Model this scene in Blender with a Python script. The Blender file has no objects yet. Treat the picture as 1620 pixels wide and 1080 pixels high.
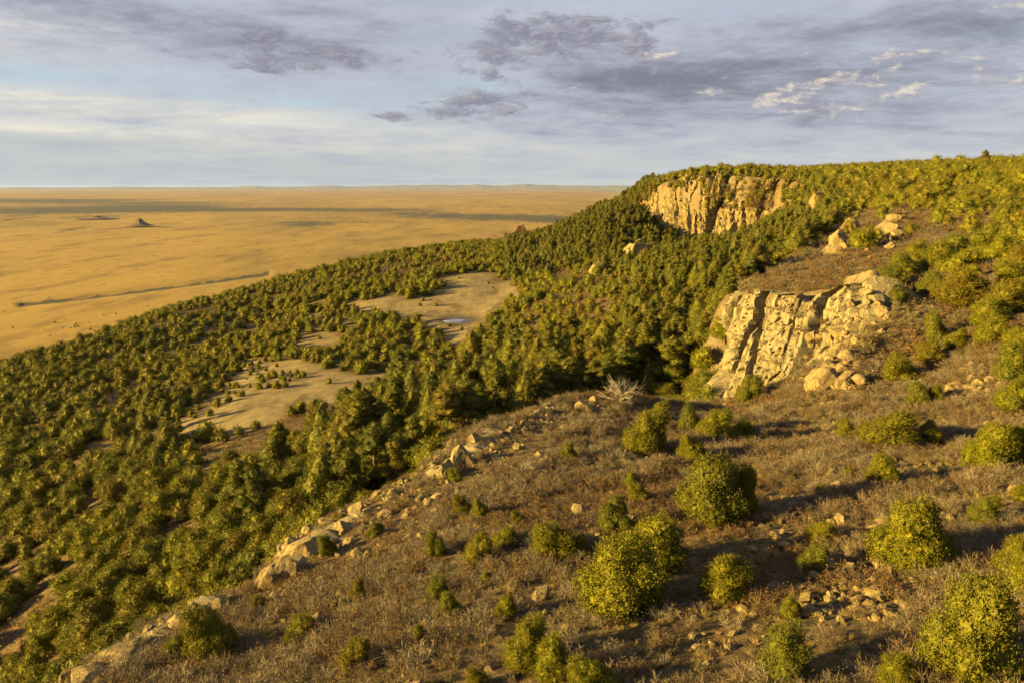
import bpy, math, random
import numpy as np

# ------------------------------------------------------------------ camera, sky, sun, exposure
SC = bpy.context.scene
COL = SC.collection
F, PITCH = 1260.0, math.atan(245.0 / 1260.0)         # focal length in px of the 1620x1080 photo, pitch from the horizon line
CAMZ = 260.0                                         # drone height above the plain
EXPO = 2.5
ALB = 0.76                                           # common scale of all surface colours, set with the exposure
K = 1.0 / 2 ** EXPO
SUN_AZ, SUN_EL = math.radians(14), math.radians(11.5)  # light travels towards +x, +y
SUN_DIR = np.array([math.cos(SUN_AZ) * math.cos(SUN_EL), math.sin(SUN_AZ) * math.cos(SUN_EL), -math.sin(SUN_EL)])

cam_d = bpy.data.cameras.new('camera'); cam = bpy.data.objects.new('camera', cam_d); COL.objects.link(cam)
cam_d.sensor_width = 36.0; cam_d.lens = 36.0 * F / 1620.0
cam_d.clip_start = 0.5; cam_d.clip_end = 300000.0
cam.location = (0, 0, CAMZ); cam.rotation_euler = (math.pi / 2 - PITCH, 0, 0)
SC.camera = cam

class NT:
    """small helper for node trees"""
    def __init__(s, tree): s.t = tree; s.n = tree.nodes; s.l = tree.links
    def link(s, a, sock):
        if isinstance(a, bpy.types.NodeSocket): s.l.new(a, sock)
        elif a is not None:
            try: sock.default_value = a
            except Exception:
                sock.default_value = (*a, 1.0) if len(a) == 3 else a[:3]
    def math(s, op, a, b=None, c=None, clamp=False):
        n = s.n.new('ShaderNodeMath'); n.operation = op; n.use_clamp = clamp
        for i, v in enumerate((a, b, c)):
            if v is not None: s.link(v, n.inputs[i])
        return n.outputs[0]
    def noise(s, vec, scale, detail=4, rough=0.55, dist=0.0, out=0):
        n = s.n.new('ShaderNodeTexNoise'); s.link(vec, n.inputs['Vector'])
        n.inputs['Scale'].default_value = scale; n.inputs['Detail'].default_value = detail
        n.inputs['Roughness'].default_value = rough; n.inputs['Distortion'].default_value = dist
        return n.outputs[out]
    def voronoi(s, vec, scale, feature='F1', out='Distance'):
        n = s.n.new('ShaderNodeTexVoronoi'); n.feature = feature; s.link(vec, n.inputs['Vector']); n.inputs['Scale'].default_value = scale
        return n.outputs[out]
    def ramp(s, v, lo, hi, a=0.0, b=1.0, smooth=True):
        n = s.n.new('ShaderNodeMapRange'); n.interpolation_type = 'SMOOTHSTEP' if smooth else 'LINEAR'
        for k, x in zip(('Value', 'From Min', 'From Max', 'To Min', 'To Max'), (v, lo, hi, a, b)): s.link(x, n.inputs[k])
        return n.outputs[0]
    def mix(s, f, a, b, mode='MIX'):
        n = s.n.new('ShaderNodeMix'); n.data_type = 'RGBA'; n.blend_type = mode
        s.link(f, n.inputs[0])
        for v, i in ((a, 6), (b, 7)):
            if isinstance(v, bpy.types.NodeSocket): s.l.new(v, n.inputs[i])
            else: n.inputs[i].default_value = (*v[:3], 1.0)
        return n.outputs[2]
    def attr(s, name, out='Fac'):
        n = s.n.new('ShaderNodeAttribute'); n.attribute_name = name; return n.outputs[out]
    def vmul(s, v, k):
        n = s.n.new('ShaderNodeVectorMath'); n.operation = 'MULTIPLY'; s.link(v, n.inputs[0]); n.inputs[1].default_value = k; return n.outputs[0]
    def combine(s, x, y, z=0.0):
        n = s.n.new('ShaderNodeCombineXYZ')
        for i, v in enumerate((x, y, z)): s.link(v, n.inputs[i])
        return n.outputs[0]

def srgb(r, g, b, k=1.0):
    return tuple((((c / 255 + .055) / 1.055) ** 2.4 if c > 10 else c / 255 / 12.92) * k for c in (r, g, b))

def build_world():
    w = bpy.data.worlds.new('World'); SC.world = w; w.use_nodes = True
    t = NT(w.node_tree); t.n.clear()
    out = t.n.new('ShaderNodeOutputWorld'); bg = t.n.new('ShaderNodeBackground')
    t.l.new(bg.outputs[0], out.inputs[0]); bg.inputs[1].default_value = 1.0
    sky = t.n.new('ShaderNodeTexSky'); sky.sky_type = 'NISHITA'; sky.sun_disc = False
    sky.sun_elevation = SUN_EL; sky.sun_rotation = math.radians(90) - SUN_AZ + math.pi
    sky.altitude = 2000; sky.air_density = 1.0; sky.dust_density = 0.8
    co = t.n.new('ShaderNodeTexCoord').outputs['Generated']
    sep = t.n.new('ShaderNodeSeparateXYZ'); t.l.new(co, sep.inputs[0])
    dx, dy, dz = sep.outputs
    az = t.math('ARCTAN2', dx, dy); el = t.math('ARCSINE', dz)
    zz = t.math('ADD', t.math('MAXIMUM', dz, 0.0), 0.10)
    qx = t.math('DIVIDE', dx, zz); qy = t.math('DIVIDE', dy, zz)      # point on the flat cloud deck
    q = t.combine(qx, qy)
    AE = lambda u, v: (math.atan((u - 810) / F), math.atan((296 - v) / F))
    aev = t.combine(az, el)
    def G(u, v, su, sv, tilt=0.0):
        a0, e0 = AE(u, v); m = t.n.new('ShaderNodeMapping'); m.vector_type = 'TEXTURE'; t.l.new(aev, m.inputs[0])
        m.inputs[1].default_value = (a0, e0, 0); m.inputs[2].default_value = (0, 0, math.atan(tilt)); m.inputs[3].default_value = (2.3 * su / F, 2.3 * sv / F, 1)
        g = t.n.new('ShaderNodeTexGradient'); g.gradient_type = 'QUADRATIC_SPHERE'; t.l.new(m.outputs[0], g.inputs[0]); return g.outputs[1]
    def total(items):
        r = None
        for wgt, g in items:
            g = t.math('MULTIPLY', g, wgt); r = g if r is None else t.math('ADD', r, g)
        return r
    base = t.mix(1.0, sky.outputs[0], (.17 * K, .17 * K, .17 * K), 'MULTIPLY')
    # thin veil of high cloud, streaked along the deck
    st = t.noise(t.vmul(q, (0.22, 0.75, 1)), 1.5, 6, .6, .6)
    st2 = t.noise(t.combine(t.math('MULTIPLY', az, 2.2), t.math('MULTIPLY', el, 34.0)), 1.4, 5, .6, .35)
    veil = t.ramp(t.math('ADD', t.math('MULTIPLY', st, .55), t.math('MULTIPLY', st2, .6)), .36, .68, .35, .97)
    col = t.mix(veil, base, srgb(198, 200, 212, K))
    # pale murk along the horizon
    col = t.mix(t.ramp(el, 0.0, .16, .95, 0.0), col, srgb(203, 206, 205, K))
    # clear blue gap and cream bands low on the left
    gap = t.math('MULTIPLY', total([(.85, G(150, 153, 380, 20, -.03)), (.5, G(560, 185, 160, 18)), (.35, G(120, 213, 260, 9)), (.35, G(900, 20, 160, 26))]), t.ramp(st2, .3, .62, 1.2, .5))
    col = t.mix(t.math('MINIMUM', gap, .9), col, srgb(188, 208, 222, K))
    band = total([(1.0, G(60, 178, 300, 11, -.045)), (.55, G(360, 203, 330, 10, -.02)), (.75, G(60, 220, 230, 9, -.02)), (.75, G(-20, 95, 200, 26)),
                  (.5, G(500, 240, 420, 16)), (.55, G(190, 92, 110, 22)), (.6, G(1560, 20, 120, 14, .1)), (.3, G(430, 25, 120, 14))])
    band = t.math('MULTIPLY', band, t.ramp(st2, .3, .65, .45, 1.2))
    col = t.mix(t.math('MINIMUM', band, 1.0), col, srgb(250, 242, 218, K))
    grey = t.math('MULTIPLY', total([(.7, G(90, 238, 260, 9)), (.5, G(450, 262, 520, 22))]), t.ramp(st2, .3, .6, .5, 1.1))
    col = t.mix(grey, col, srgb(178, 186, 190, K))
    # soft dark stratus sheets
    n1 = t.noise(t.vmul(q, (0.75, 1.0, 1)), 1.3, 8, .66, .4)
    n3 = t.noise(t.combine(t.math('MULTIPLY', az, 7.0), t.math('MULTIPLY', el, 30.0)), 1.5, 8, .68, .3)
    place = total([(.62, G(120, 55, 260, 38, -.06)), (.55, G(400, 95, 200, 36)), (.85, G(1000, 130, 270, 42)), (.5, G(1330, 150, 300, 60)), (.6, G(1560, 85, 190, 26)),
                   (.5, G(1150, 200, 420, 40)), (.35, G(620, 60, 300, 60)), (.35, G(1350, 60, 220, 40))])
    dens = t.math('ADD', t.math('MULTIPLY', t.math('SUBTRACT', place, .12), .55), t.math('ADD', t.math('MULTIPLY', n1, .80), t.math('MULTIPLY', n3, .70)))
    sheet = t.ramp(dens, .58, .98, 0.0, .92)
    core = t.ramp(dens, .84, 1.26, 0.0, 1.0)
    cc = t.mix(core, srgb(182, 186, 200, K), srgb(124, 126, 142, K))
    col = t.mix(sheet, col, cc)
    # broken small cumulus: dark scraps, and lit heads on the right
    def puff(sx, sy, seed, lo, hi, mask):
        v = t.combine(t.math('MULTIPLY', az, sx), t.math('MULTIPLY', el, sy), seed)
        n = t.noise(v, 1.0, 8, .66, .25)
        d = t.math('ADD', n, t.math('MULTIPLY', t.math('SUBTRACT', mask, 1.0), .5))
        v2 = t.combine(t.math('ADD', t.math('MULTIPLY', az, sx), -.16), t.math('ADD', t.math('MULTIPLY', el, sy), .22), seed)
        n2 = t.noise(v2, 1.0, 4, .66, .25)
        return t.ramp(d, lo, hi), t.ramp(t.math('SUBTRACT', n, n2), -.06, .16)
    m_dark = t.math('MINIMUM', total([(1, G(430, 80, 70, 22, .2)), (1, G(640, 12, 90, 22, .1)), (.9, G(540, 105, 110, 26)), (1, G(780, 100, 130, 70)), (.9, G(760, 180, 120, 30)), (.8, G(430, 130, 120, 26)),
                                      (.8, G(620, 192, 70, 14)), (.85, G(1000, 90, 130, 50)), (.8, G(1270, 200, 80, 30)), (.7, G(1330, 45, 120, 16)), (.8, G(900, 60, 120, 24)), (.7, G(1130, 150, 160, 40)), (.6, G(1480, 120, 160, 40)), (.6, G(250, 135, 60, 10))]), 1.0)
    a, lit = puff(29, 72, 3.1, .345, .52, m_dark)
    col = t.mix(t.math('MULTIPLY', a, .85), col, t.mix(t.math('MULTIPLY', lit, .6), srgb(136, 136, 154, K), srgb(190, 184, 184, K)))
    m_lit = t.math('MINIMUM', total([(1, G(1415, 165, 36, 16)), (1, G(1590, 165, 70, 26)), (1, G(1210, 172, 70, 20)), (.9, G(1310, 150, 90, 22)), (.9, G(1570, 68, 110, 14)), (.85, G(1530, 148, 26, 12)),
                                     (.9, G(1040, 108, 80, 16)), (.8, G(960, 190, 60, 14)), (.9, G(1400, 120, 130, 18)), (.8, G(1320, 195, 90, 18)), (.8, G(1590, 20, 80, 14)), (.7, G(900, 150, 60, 14)), (.8, G(780, 175, 60, 14)), (.8, G(1110, 160, 40, 12))]), 1.0)
    a, lit = puff(25, 58, 9.7, .28, .52, m_lit)
    col = t.mix(t.math('MULTIPLY', a, .9), col, t.mix(lit, srgb(165, 166, 180, K), srgb(236, 222, 204, K)))
    t.l.new(col, bg.inputs[0])
    w.cycles.sampling_method = 'NONE'
build_world()

sun_d = bpy.data.lights.new('sun', 'SUN'); sun = bpy.data.objects.new('sun', sun_d); COL.objects.link(sun)
sun_d.energy = 5.0; sun_d.angle = math.radians(0.5); sun_d.color = (1.0, 0.70, 0.20)
sun.rotation_euler = (math.pi / 2 - SUN_EL, 0, SUN_AZ - math.pi / 2); sun.location = (-60, -60, 330)
vs = SC.view_settings; vs.view_transform = 'Standard'; vs.look = 'None'; vs.gamma = 1.0; vs.use_curve_mapping = False; vs.exposure = EXPO
SC.cycles.max_bounces = 6; SC.cycles.diffuse_bounces = 1; SC.cycles.glossy_bounces = 1; SC.cycles.transmission_bounces = 2; SC.cycles.volume_bounces = 0
SC.cycles.use_denoising = True

# ------------------------------------------------------------------ numpy noise
def _hash(ix, iy, iz, seed):
    h = (ix.astype(np.int64) * 374761393 + iy.astype(np.int64) * 668265263 + iz.astype(np.int64) * 2147483647 + seed * 974634777) & 0xFFFFFFFF
    h = ((h ^ (h >> 13)) * 1274126177) & 0xFFFFFFFF
    h = ((h ^ (h >> 16)) * 2246822519) & 0xFFFFFFFF
    return ((h ^ (h >> 13)) & 0xFFFFFF) / float(0x1000000)
def vnoise2(x, y, seed=0):
    fx, fy = np.floor(x), np.floor(y); tx, ty = x - fx, y - fy
    tx = tx * tx * (3 - 2 * tx); ty = ty * ty * (3 - 2 * ty); z = np.zeros_like(fx)
    a = _hash(fx, fy, z, seed); b = _hash(fx + 1, fy, z, seed); c = _hash(fx, fy + 1, z, seed); d = _hash(fx + 1, fy + 1, z, seed)
    return (a + (b - a) * tx) * (1 - ty) + (c + (d - c) * tx) * ty
def fbm2(x, y, oct=4, seed=0, gain=.5):
    r = 0; amp = 1; tot = 0; c, s = math.cos(.6), math.sin(.6)
    for o in range(oct):
        r = r + amp * (vnoise2(x, y, seed + o) * 2 - 1); tot += amp; amp *= gain
        x, y = (x * c - y * s) * 2.03 + 7.1, (x * s + y * c) * 2.03 - 3.7
    return r / tot
def vnoise3(x, y, z, seed=0):
    f = [np.floor(v) for v in (x, y, z)]; t = [v - g for v, g in zip((x, y, z), f)]; t = [v * v * (3 - 2 * v) for v in t]
    r = 0
    for i in (0, 1):
        for j in (0, 1):
            for k in (0, 1):
                w = (t[0] if i else 1 - t[0]) * (t[1] if j else 1 - t[1]) * (t[2] if k else 1 - t[2])
                r = r + w * _hash(f[0] + i, f[1] + j, f[2] + k, seed)
    return r
def fbm3(x, y, z, oct=4, seed=0, gain=.5):
    r = 0; amp = 1; tot = 0
    for o in range(oct):
        r = r + amp * (vnoise3(x, y, z, seed + o) * 2 - 1); tot += amp; amp *= gain
        x, y, z = x * 2.03 + 3.1, y * 2.03 - 1.7, z * 2.03 + 5.3
    return r / tot
def worley2(x, y, seed=0):
    """distance to nearest cell centre, second minus first, random value of the cell"""
    fx, fy = np.floor(x), np.floor(y); d1 = np.full(x.shape, 9.0); d2 = d1.copy(); val = np.zeros(x.shape); z = np.zeros_like(fx)
    for i in (-1, 0, 1):
        for j in (-1, 0, 1):
            cx, cy = fx + i, fy + j
            d = np.hypot(cx + _hash(cx, cy, z, seed) - x, cy + _hash(cx, cy, z, seed + 5) - y)
            n = d < d1; d2 = np.where(n, d1, np.minimum(d2, d)); val = np.where(n, _hash(cx, cy, z, seed + 9), val); d1 = np.where(n, d, d1)
    return d1, d2 - d1, val
def smooth(a, b, x):
    t = np.clip((x - a) / (b - a), 0, 1); return t * t * (3 - 2 * t)

# ------------------------------------------------------------------ photo pixels <-> places
CP, SP = math.cos(PITCH), math.sin(PITCH)
def ray(u, v):
    a = (np.asarray(u, float) - 810) / F; b = (540 - np.asarray(v, float)) / F
    return np.stack([a, CP + b * SP, -SP + b * CP], -1)
def at(u, v, y):
    """point seen at pixel (u, v) at y metres ahead; z relative to the camera"""
    d = ray(u, v); return d * (np.asarray(y, float) / d[..., 1])[..., None]
def project(x, y, z):
    fw = y * CP - z * SP; up = y * SP + z * CP
    fw = np.where(fw < 1e-3, 1e-3, fw)
    return 810 + F * x / fw, 540 - F * up / fw, fw
def in_poly(px, py, poly):
    poly = np.asarray(poly, float); r = np.zeros(px.shape, bool); n = len(poly)
    for i in range(n):
        x0, y0 = poly[i]; x1, y1 = poly[(i + 1) % n]
        c = ((y0 > py) != (y1 > py))
        with np.errstate(divide='ignore', invalid='ignore'):
            r ^= c & (px < (x1 - x0) * (py - y0) / (y1 - y0 + 1e-12) + x0)
    return r
def line_dist(px, py, pts, vals=None):
    pts = np.asarray(pts, float); best = np.full(px.shape, 1e12); out = np.zeros(px.shape)
    for i in range(len(pts) - 1):
        (x0, y0), (x1, y1) = pts[i], pts[i + 1]; dx, dy = x1 - x0, y1 - y0
        t = np.clip(((px - x0) * dx + (py - y0) * dy) / (dx * dx + dy * dy), 0, 1)
        d = (px - x0 - t * dx) ** 2 + (py - y0 - t * dy) ** 2; n = d < best
        best = np.where(n, d, best)
        if vals is not None: out = np.where(n, vals[i] + (vals[i + 1] - vals[i]) * t, out)
    return np.sqrt(best), out

# ------------------------------------------------------------------ the lie of the land (z relative to the camera)
def warp_xy(x, y):
    r = np.hypot(x, y) + 1e-6; k = np.log(1 + r / 25.0) / r; return x * k, y * k
class TPS:
    def __init__(s, pts, lam=2e-3):
        p = np.asarray(pts, float); s.x, s.y = warp_xy(p[:, 0], p[:, 1]); n = len(p)
        A = np.zeros((n + 3, n + 3)); A[:n, :n] = s.k(s.x[:, None] - s.x, s.y[:, None] - s.y) + lam * np.eye(n)
        P = np.stack([np.ones(n), s.x, s.y], 1); A[:n, n:] = P; A[n:, :n] = P.T
        s.w = np.linalg.solve(A, np.concatenate([p[:, 2], np.zeros(3)]))
    @staticmethod
    def k(dx, dy):
        r2 = dx * dx + dy * dy; return .5 * r2 * np.log(r2 + 1e-12)
    def __call__(s, x, y):
        X, Y = warp_xy(x, y); r = s.w[-3] + s.w[-2] * X + s.w[-1] * Y
        for i in range(len(s.x)): r = r + s.w[i] * s.k(X - s.x[i], Y - s.y[i])
        return r
def P(rows): return [tuple(at(*r)) for r in rows]

T_PTS = P([(125, 1080, 46), (500, 1080, 40), (810, 1080, 36), (1200, 1080, 33), (1620, 1080, 30), (270, 985, 56), (420, 920, 62), (480, 850, 70), (690, 740, 82),
           (760, 680, 92), (900, 632, 108), (1000, 622, 115), (1100, 642, 118), (900, 900, 50), (1200, 900, 46), (1500, 900, 43), (1000, 750, 73), (1300, 750, 68), (1550, 750, 62),
           (600, 950, 50), (700, 830, 64), (1200, 650, 104), (1400, 650, 92), (1600, 650, 84), (1400, 560, 118), (1600, 560, 100), (1400, 480, 138), (1600, 480, 120),
           (1400, 452, 130), (1370, 450, 134), (1290, 472, 144), (1175, 476, 155), (1165, 463, 172), (1220, 425, 205), (1290, 380, 260), (1340, 345, 330), (1330, 320, 420),
           (1450, 400, 190), (1600, 400, 155), (1400, 340, 270), (1500, 330, 290), (1600, 330, 235), (1600, 292, 340), (1600, 268, 460), (1450, 285, 430), (1400, 273, 540), (1300, 277, 590),
           (1235, 281, 606), (1140, 279, 642), (1090, 277, 662), (1045, 290, 690), (1180, 272, 720), (1182, 643, 113), (1250, 626, 112), (1300, 617, 108), (1120, 647, 121), (1345, 602, 107), (1240, 660, 98)]) + \
        [(0, 0, -22), (-30, 0, -27), (40, 0, -14), (0, -60, -22), (-50, -80, -30), (80, -80, -10), (150, 60, 0), (300, 200, 12), (500, 500, 16), (300, 800, 12), (700, 0, 20), (0, -400, -20), (600, 900, 16)]
B_PTS = P([(0, 1080, 115), (250, 1040, 100), (100, 900, 150), (300, 850, 138), (0, 900, 165), (0, 750, 230), (200, 750, 205), (400, 750, 172), (600, 740, 148), (480, 800, 135), (300, 690, 232),
           (450, 625, 270), (330, 668, 243), (620, 592, 300), (700, 585, 300), (722, 507, 395), (600, 482, 440), (800, 452, 480), (760, 436, 512), (0, 650, 310), (0, 600, 370), (0, 568, 430),
           (200, 560, 400), (200, 510, 470), (440, 437, 600), (300, 472, 530), (400, 500, 480), (560, 420, 620), (550, 410, 680), (680, 388, 740), (800, 381, 770), (900, 560, 262), (850, 622, 190),
           (1000, 520, 262), (1080, 600, 185), (1100, 480, 282), (1000, 450, 360), (900, 470, 380), (1100, 400, 420), (1200, 420, 330), (1300, 362, 400), (900, 400, 560), (1000, 380, 600),
           (1050, 385, 610), (1120, 392, 600), (1180, 388, 588), (1230, 350, 560), (1000, 340, 680), (950, 420, 470), (960, 328, 770), (900, 357, 800), (830, 377, 815), (700, 690, 150),
           (1182, 637, 130), (1250, 615, 125), (1118, 645, 137), (1200, 642, 114), (1100, 645, 119), (1290, 610, 119), (1340, 592, 119), (1182, 641, 122), (1140, 646, 130)]) + \
        [(-15, 100, -50), (0, 122, -49), (14, 136, -47), (26, 142, -45), (35, 152, -44), (48, 176, -42), (80, 220, -38), (-35, 75, -56), (-45, 40, -58), (-70, -30, -62), (-120, -100, -74),
         (-250, 100, -95), (-300, -100, -100), (-400, 300, -105), (120, 280, -34), (60, 850, -40), (100, 1000, -40), (-150, -400, -80)]
rim_px = [(125, 1080, 46), (270, 985, 56), (420, 920, 62), (480, 850, 70), (690, 740, 82), (760, 680, 92), (900, 632, 108), (1000, 622, 115)]
RIM = [(-80, -400), (-60, -120), (-45, -30), (-34, 20)] + [tuple(p[:2]) for p in P(rim_px)] + \
      [(25, 119), (40, 117), (54, 118), (64, 126), (64, 138), (60, 147), (54, 155), (50, 164)] + \
      [tuple(p[:2]) for p in P([(1168, 463, 172), (1220, 425, 205), (1290, 380, 260), (1340, 345, 330), (1325, 320, 420), (1290, 300, 510), (1238, 285, 603), (1190, 283, 620), (1140, 281, 640), (1090, 280, 660), (1048, 292, 688)])] + \
      [(132, 760), (170, 1000), (400, 1600)]
RIM_W = [30, 30, 25, 22] + [20, 18, 16, 16, 14, 14, 14, 12] + [8, 8, 8, 7, 6, 6, 6, 6] + [12, 16, 18, 18, 16, 16, 14, 10, 10, 10, 12] + [40, 60, 80]
MESA = RIM + [(1700, 1600), (1700, -400)]
EDGE = [tuple(p[:2]) for p in P([(-260, 650, 400), (0, 568, 432), (200, 508, 474), (300, 470, 533), (440, 435, 604), (560, 408, 685), (680, 386, 745), (800, 379, 800), (900, 353, 845), (1000, 312, 880)])]
UPLAND = [(-420, -500), (-430, 100), (-400, 300)] + EDGE + [(190, 1050), (420, 1700), (1800, 1700), (1800, -500)]
tT, tB = TPS(T_PTS), TPS(B_PTS)
def mesa_s(x, y):
    d, w = line_dist(x, y, RIM, RIM_W); sgn = np.where(in_poly(x, y, MESA), 1.0, -1.0)
    r = np.hypot(x, y)
    wob = fbm2(x / 9, y / 9, 3, 11) * np.clip(r / 60, .6, 3.0) * 1.3
    return d * sgn + wob, w
def land(x, y, full=False):
    x = np.asarray(x, float); y = np.asarray(y, float); r = np.hypot(x, y)
    T = np.clip(tT(x, y), -60, 30); B = np.clip(tB(x, y), -115, 0); s, w = mesa_s(x, y)
    T = T + fbm2(x / 14, y / 14, 5, 21) * .7 * np.clip(r / 120, .55, 2.0)
    B = np.minimum(B + fbm2(x / 40, y / 40, 5, 31) * 1.6, T)
    f = np.clip((s + w) / w, 0, 1); f = f * f * (3 - 2 * f)
    z = B + (T - B) * f
    d, _ = line_dist(x, y, UPLAND + UPLAND[:1]); d = np.where(in_poly(x, y, UPLAND), -d, d) + fbm2(x / 60, y / 60, 3, 41) * 10
    z = z - .5 * (np.sqrt(d * d + 400) + d) * .5 + 3.0 * 0
    z = np.maximum(z, -290)
    return (z, s) if full else z
def cast(u, v, lo=22.0, hi=1100.0, n=700):
    """where the view ray of a pixel meets the land (x, y, z relative to the camera)"""
    u = np.atleast_1d(np.asarray(u, float)); v = np.atleast_1d(np.asarray(v, float))
    ys = np.exp(np.linspace(math.log(lo), math.log(hi), n)); d = ray(u, v); k = ys[None] / d[:, 1:2]
    X, Y, Z = d[:, :1] * k, d[:, 1:2] * k, d[:, 2:3] * k
    hit = Z <= land(X, Y); j = np.where(hit.any(1), hit.argmax(1), n - 1); i = np.arange(len(u))
    x, y = X[i, j], Y[i, j]
    return np.stack([x, y, land(x, y)], 1)

# ------------------------------------------------------------------ mesh helpers
def mesh_from(name, verts, faces, mats=(), smooth_shade=False, midx=None):
    """faces: list of index arrays, each (n, k)"""
    me = bpy.data.meshes.new(name); verts = np.asarray(verts, np.float32)
    if isinstance(faces, np.ndarray): faces = [faces]
    faces = [f for f in faces if len(f)]
    me.vertices.add(len(verts)); me.vertices.foreach_set('co', verts.ravel())
    loops = np.concatenate([f.ravel() for f in faces]).astype(np.int32)
    sizes = np.concatenate([np.full(len(f), f.shape[1], np.int32) for f in faces]); starts = np.concatenate([[0], np.cumsum(sizes)[:-1]]).astype(np.int32)
    me.loops.add(len(loops)); me.loops.foreach_set('vertex_index', loops)
    me.polygons.add(len(sizes)); me.polygons.foreach_set('loop_start', starts)
    me.polygons.foreach_set('use_smooth', np.full(len(sizes), smooth_shade))
    for m in mats: me.materials.append(m)
    if midx is not None: me.polygons.foreach_set('material_index', np.asarray(midx, np.int32))
    me.update(calc_edges=True)
    return me
def obj(name, me, parent=None, loc=(0, 0, 0), rot=(0, 0, 0), scale=(1, 1, 1), label=None, cat=None, group=None, kind=None, link=True):
    o = bpy.data.objects.new(name, me); o.location = loc; o.rotation_euler = rot; o.scale = scale
    if parent: o.parent = parent
    if label: o['label'] = label
    if cat: o['category'] = cat
    if group: o['group'] = group
    if kind: o['kind'] = kind
    if link: COL.objects.link(o)
    return o
def set_attr(me, name, vals):
    a = me.attributes.new(name, 'FLOAT', 'POINT'); a.data.foreach_set('value', np.asarray(vals, np.float32))
def grid_faces(nr, nc, wrap=False):
    i = np.arange(nr - 1)[:, None] * nc; j = np.arange(nc if wrap else nc - 1)[None]; j2 = (j + 1) % nc
    return np.stack([i + j, i + j2, i + nc + j2, i + nc + j], -1).reshape(-1, 4)

# ------------------------------------------------------------------ materials
def material(name):
    m = bpy.data.materials.new(name); m.use_nodes = True; t = NT(m.node_tree)
    b = t.n['Principled BSDF']; b.inputs['Roughness'].default_value = .9; b.inputs['Specular IOR Level'].default_value = .15
    return m, t, b
def bump(t, b, h, dist, strength=1.0):
    n = t.n.new('ShaderNodeBump'); n.inputs['Distance'].default_value = dist; n.inputs['Strength'].default_value = strength
    t.link(h, n.inputs['Height']); t.l.new(n.outputs[0], b.inputs['Normal'])
def pos(t): return t.n.new('ShaderNodeNewGeometry').outputs['Position']

def mat_land():
    m, t, b = material('hillside_soil'); p = pos(t)
    n1 = t.noise(p, .12, 6, .6); n2 = t.noise(p, 1.6, 6, .65); n3 = t.noise(p, 9.0, 4, .7); n4 = t.noise(p, .035, 4, .6)
    soil = t.mix(t.ramp(n2, .35, .68), (.050, .036, .018), (.165, .120, .058))
    soil = t.mix(t.math('MULTIPLY', t.ramp(n1, .48, .66), .55), soil, (.135, .075, .03))
    soil = t.mix(t.math('MULTIPLY', t.ramp(n3, .56, .72), .6), soil, (.20, .155, .095))
    brush = t.mix(t.ramp(n2, .35, .65), (.07, .045, .022), (.19, .115, .046))
    brush = t.mix(t.ramp(n4, .42, .62), brush, t.mix(t.ramp(n2, .4, .6), (.08, .068, .022), (.17, .125, .045)))
    c = t.mix(t.attr('bench'), soil, brush)
    straw = t.mix(t.ramp(t.noise(t.vmul(p, (.05, .12, 0)), 1.0, 6, .65), .35, .68), (.165, .125, .058), (.24, .185, .085))
    straw = t.mix(t.math('MULTIPLY', t.ramp(t.noise(t.vmul(p, (1, .45, 1)), .35, 7, .7), .42, .64), .75), straw, (.29, .225, .10))
    straw = t.mix(t.math('MULTIPLY', t.ramp(n2, .48, .70), .6), straw, (.11, .072, .03))
    straw = t.mix(t.math('MULTIPLY', t.ramp(t.noise(t.vmul(p, (.6, .3, 1)), .12, 7, .72), .50, .66), .8), straw, (.085, .060, .03))
    c = t.mix(t.attr('meadow'), c, straw)
    c = t.mix(t.attr('mud'), c, (.10, .075, .045))
    rock = t.mix(t.ramp(n2, .3, .7), (.115,.086,.048), (.19,.148,.082))
    c = t.mix(t.attr('rock'), c, rock)
    c = t.mix(1.0, c, (ALB, ALB, ALB), 'MULTIPLY')
    t.l.new(c, b.inputs['Base Color']); bump(t, b, t.math('ADD', n2, t.math('MULTIPLY', n3, .4)), .35)
    return m
def mat_plain():
    m, t, b = material('dry_grass_plain'); p = pos(t)
    n1 = t.noise(t.vmul(p, (.0007, .00022, 0)), 1.0, 8, .64, .4); n2 = t.noise(t.vmul(p, (.006, .0018, 0)), 1.0, 10, .72); n3 = t.noise(t.vmul(p, (.035, .011, 0)), 1.0, 8, .75)
    c = t.mix(t.ramp(n1, .40, .60), (.215, .142, .026), (.33, .212, .040))
    c = t.mix(t.math('MULTIPLY', t.ramp(n2, .45, .68), .65), c, (.37, .25, .058))
    c = t.mix(t.math('MULTIPLY', t.ramp(n2, .50, .36), .75), c, (.145, .088, .022))
    c = t.mix(t.math('MULTIPLY', t.ramp(n3, .52, .64), .5), c, (.14, .092, .026))
    sc = t.ramp(t.math('ADD', t.attr('scrub'), t.math('MULTIPLY', t.math('SUBTRACT', t.math('ADD', t.math('MULTIPLY', n3, .7), t.math('MULTIPLY', n2, .7)), .7), 4.6)), .42, .90)
    c = t.mix(t.math('MULTIPLY', sc, .92), c, (.050, .048, .024))
    c = t.mix(1.0, c, (ALB * 1.04, ALB * 1.04, ALB), 'MULTIPLY')
    t.l.new(c, b.inputs['Base Color'])
    return m
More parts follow.
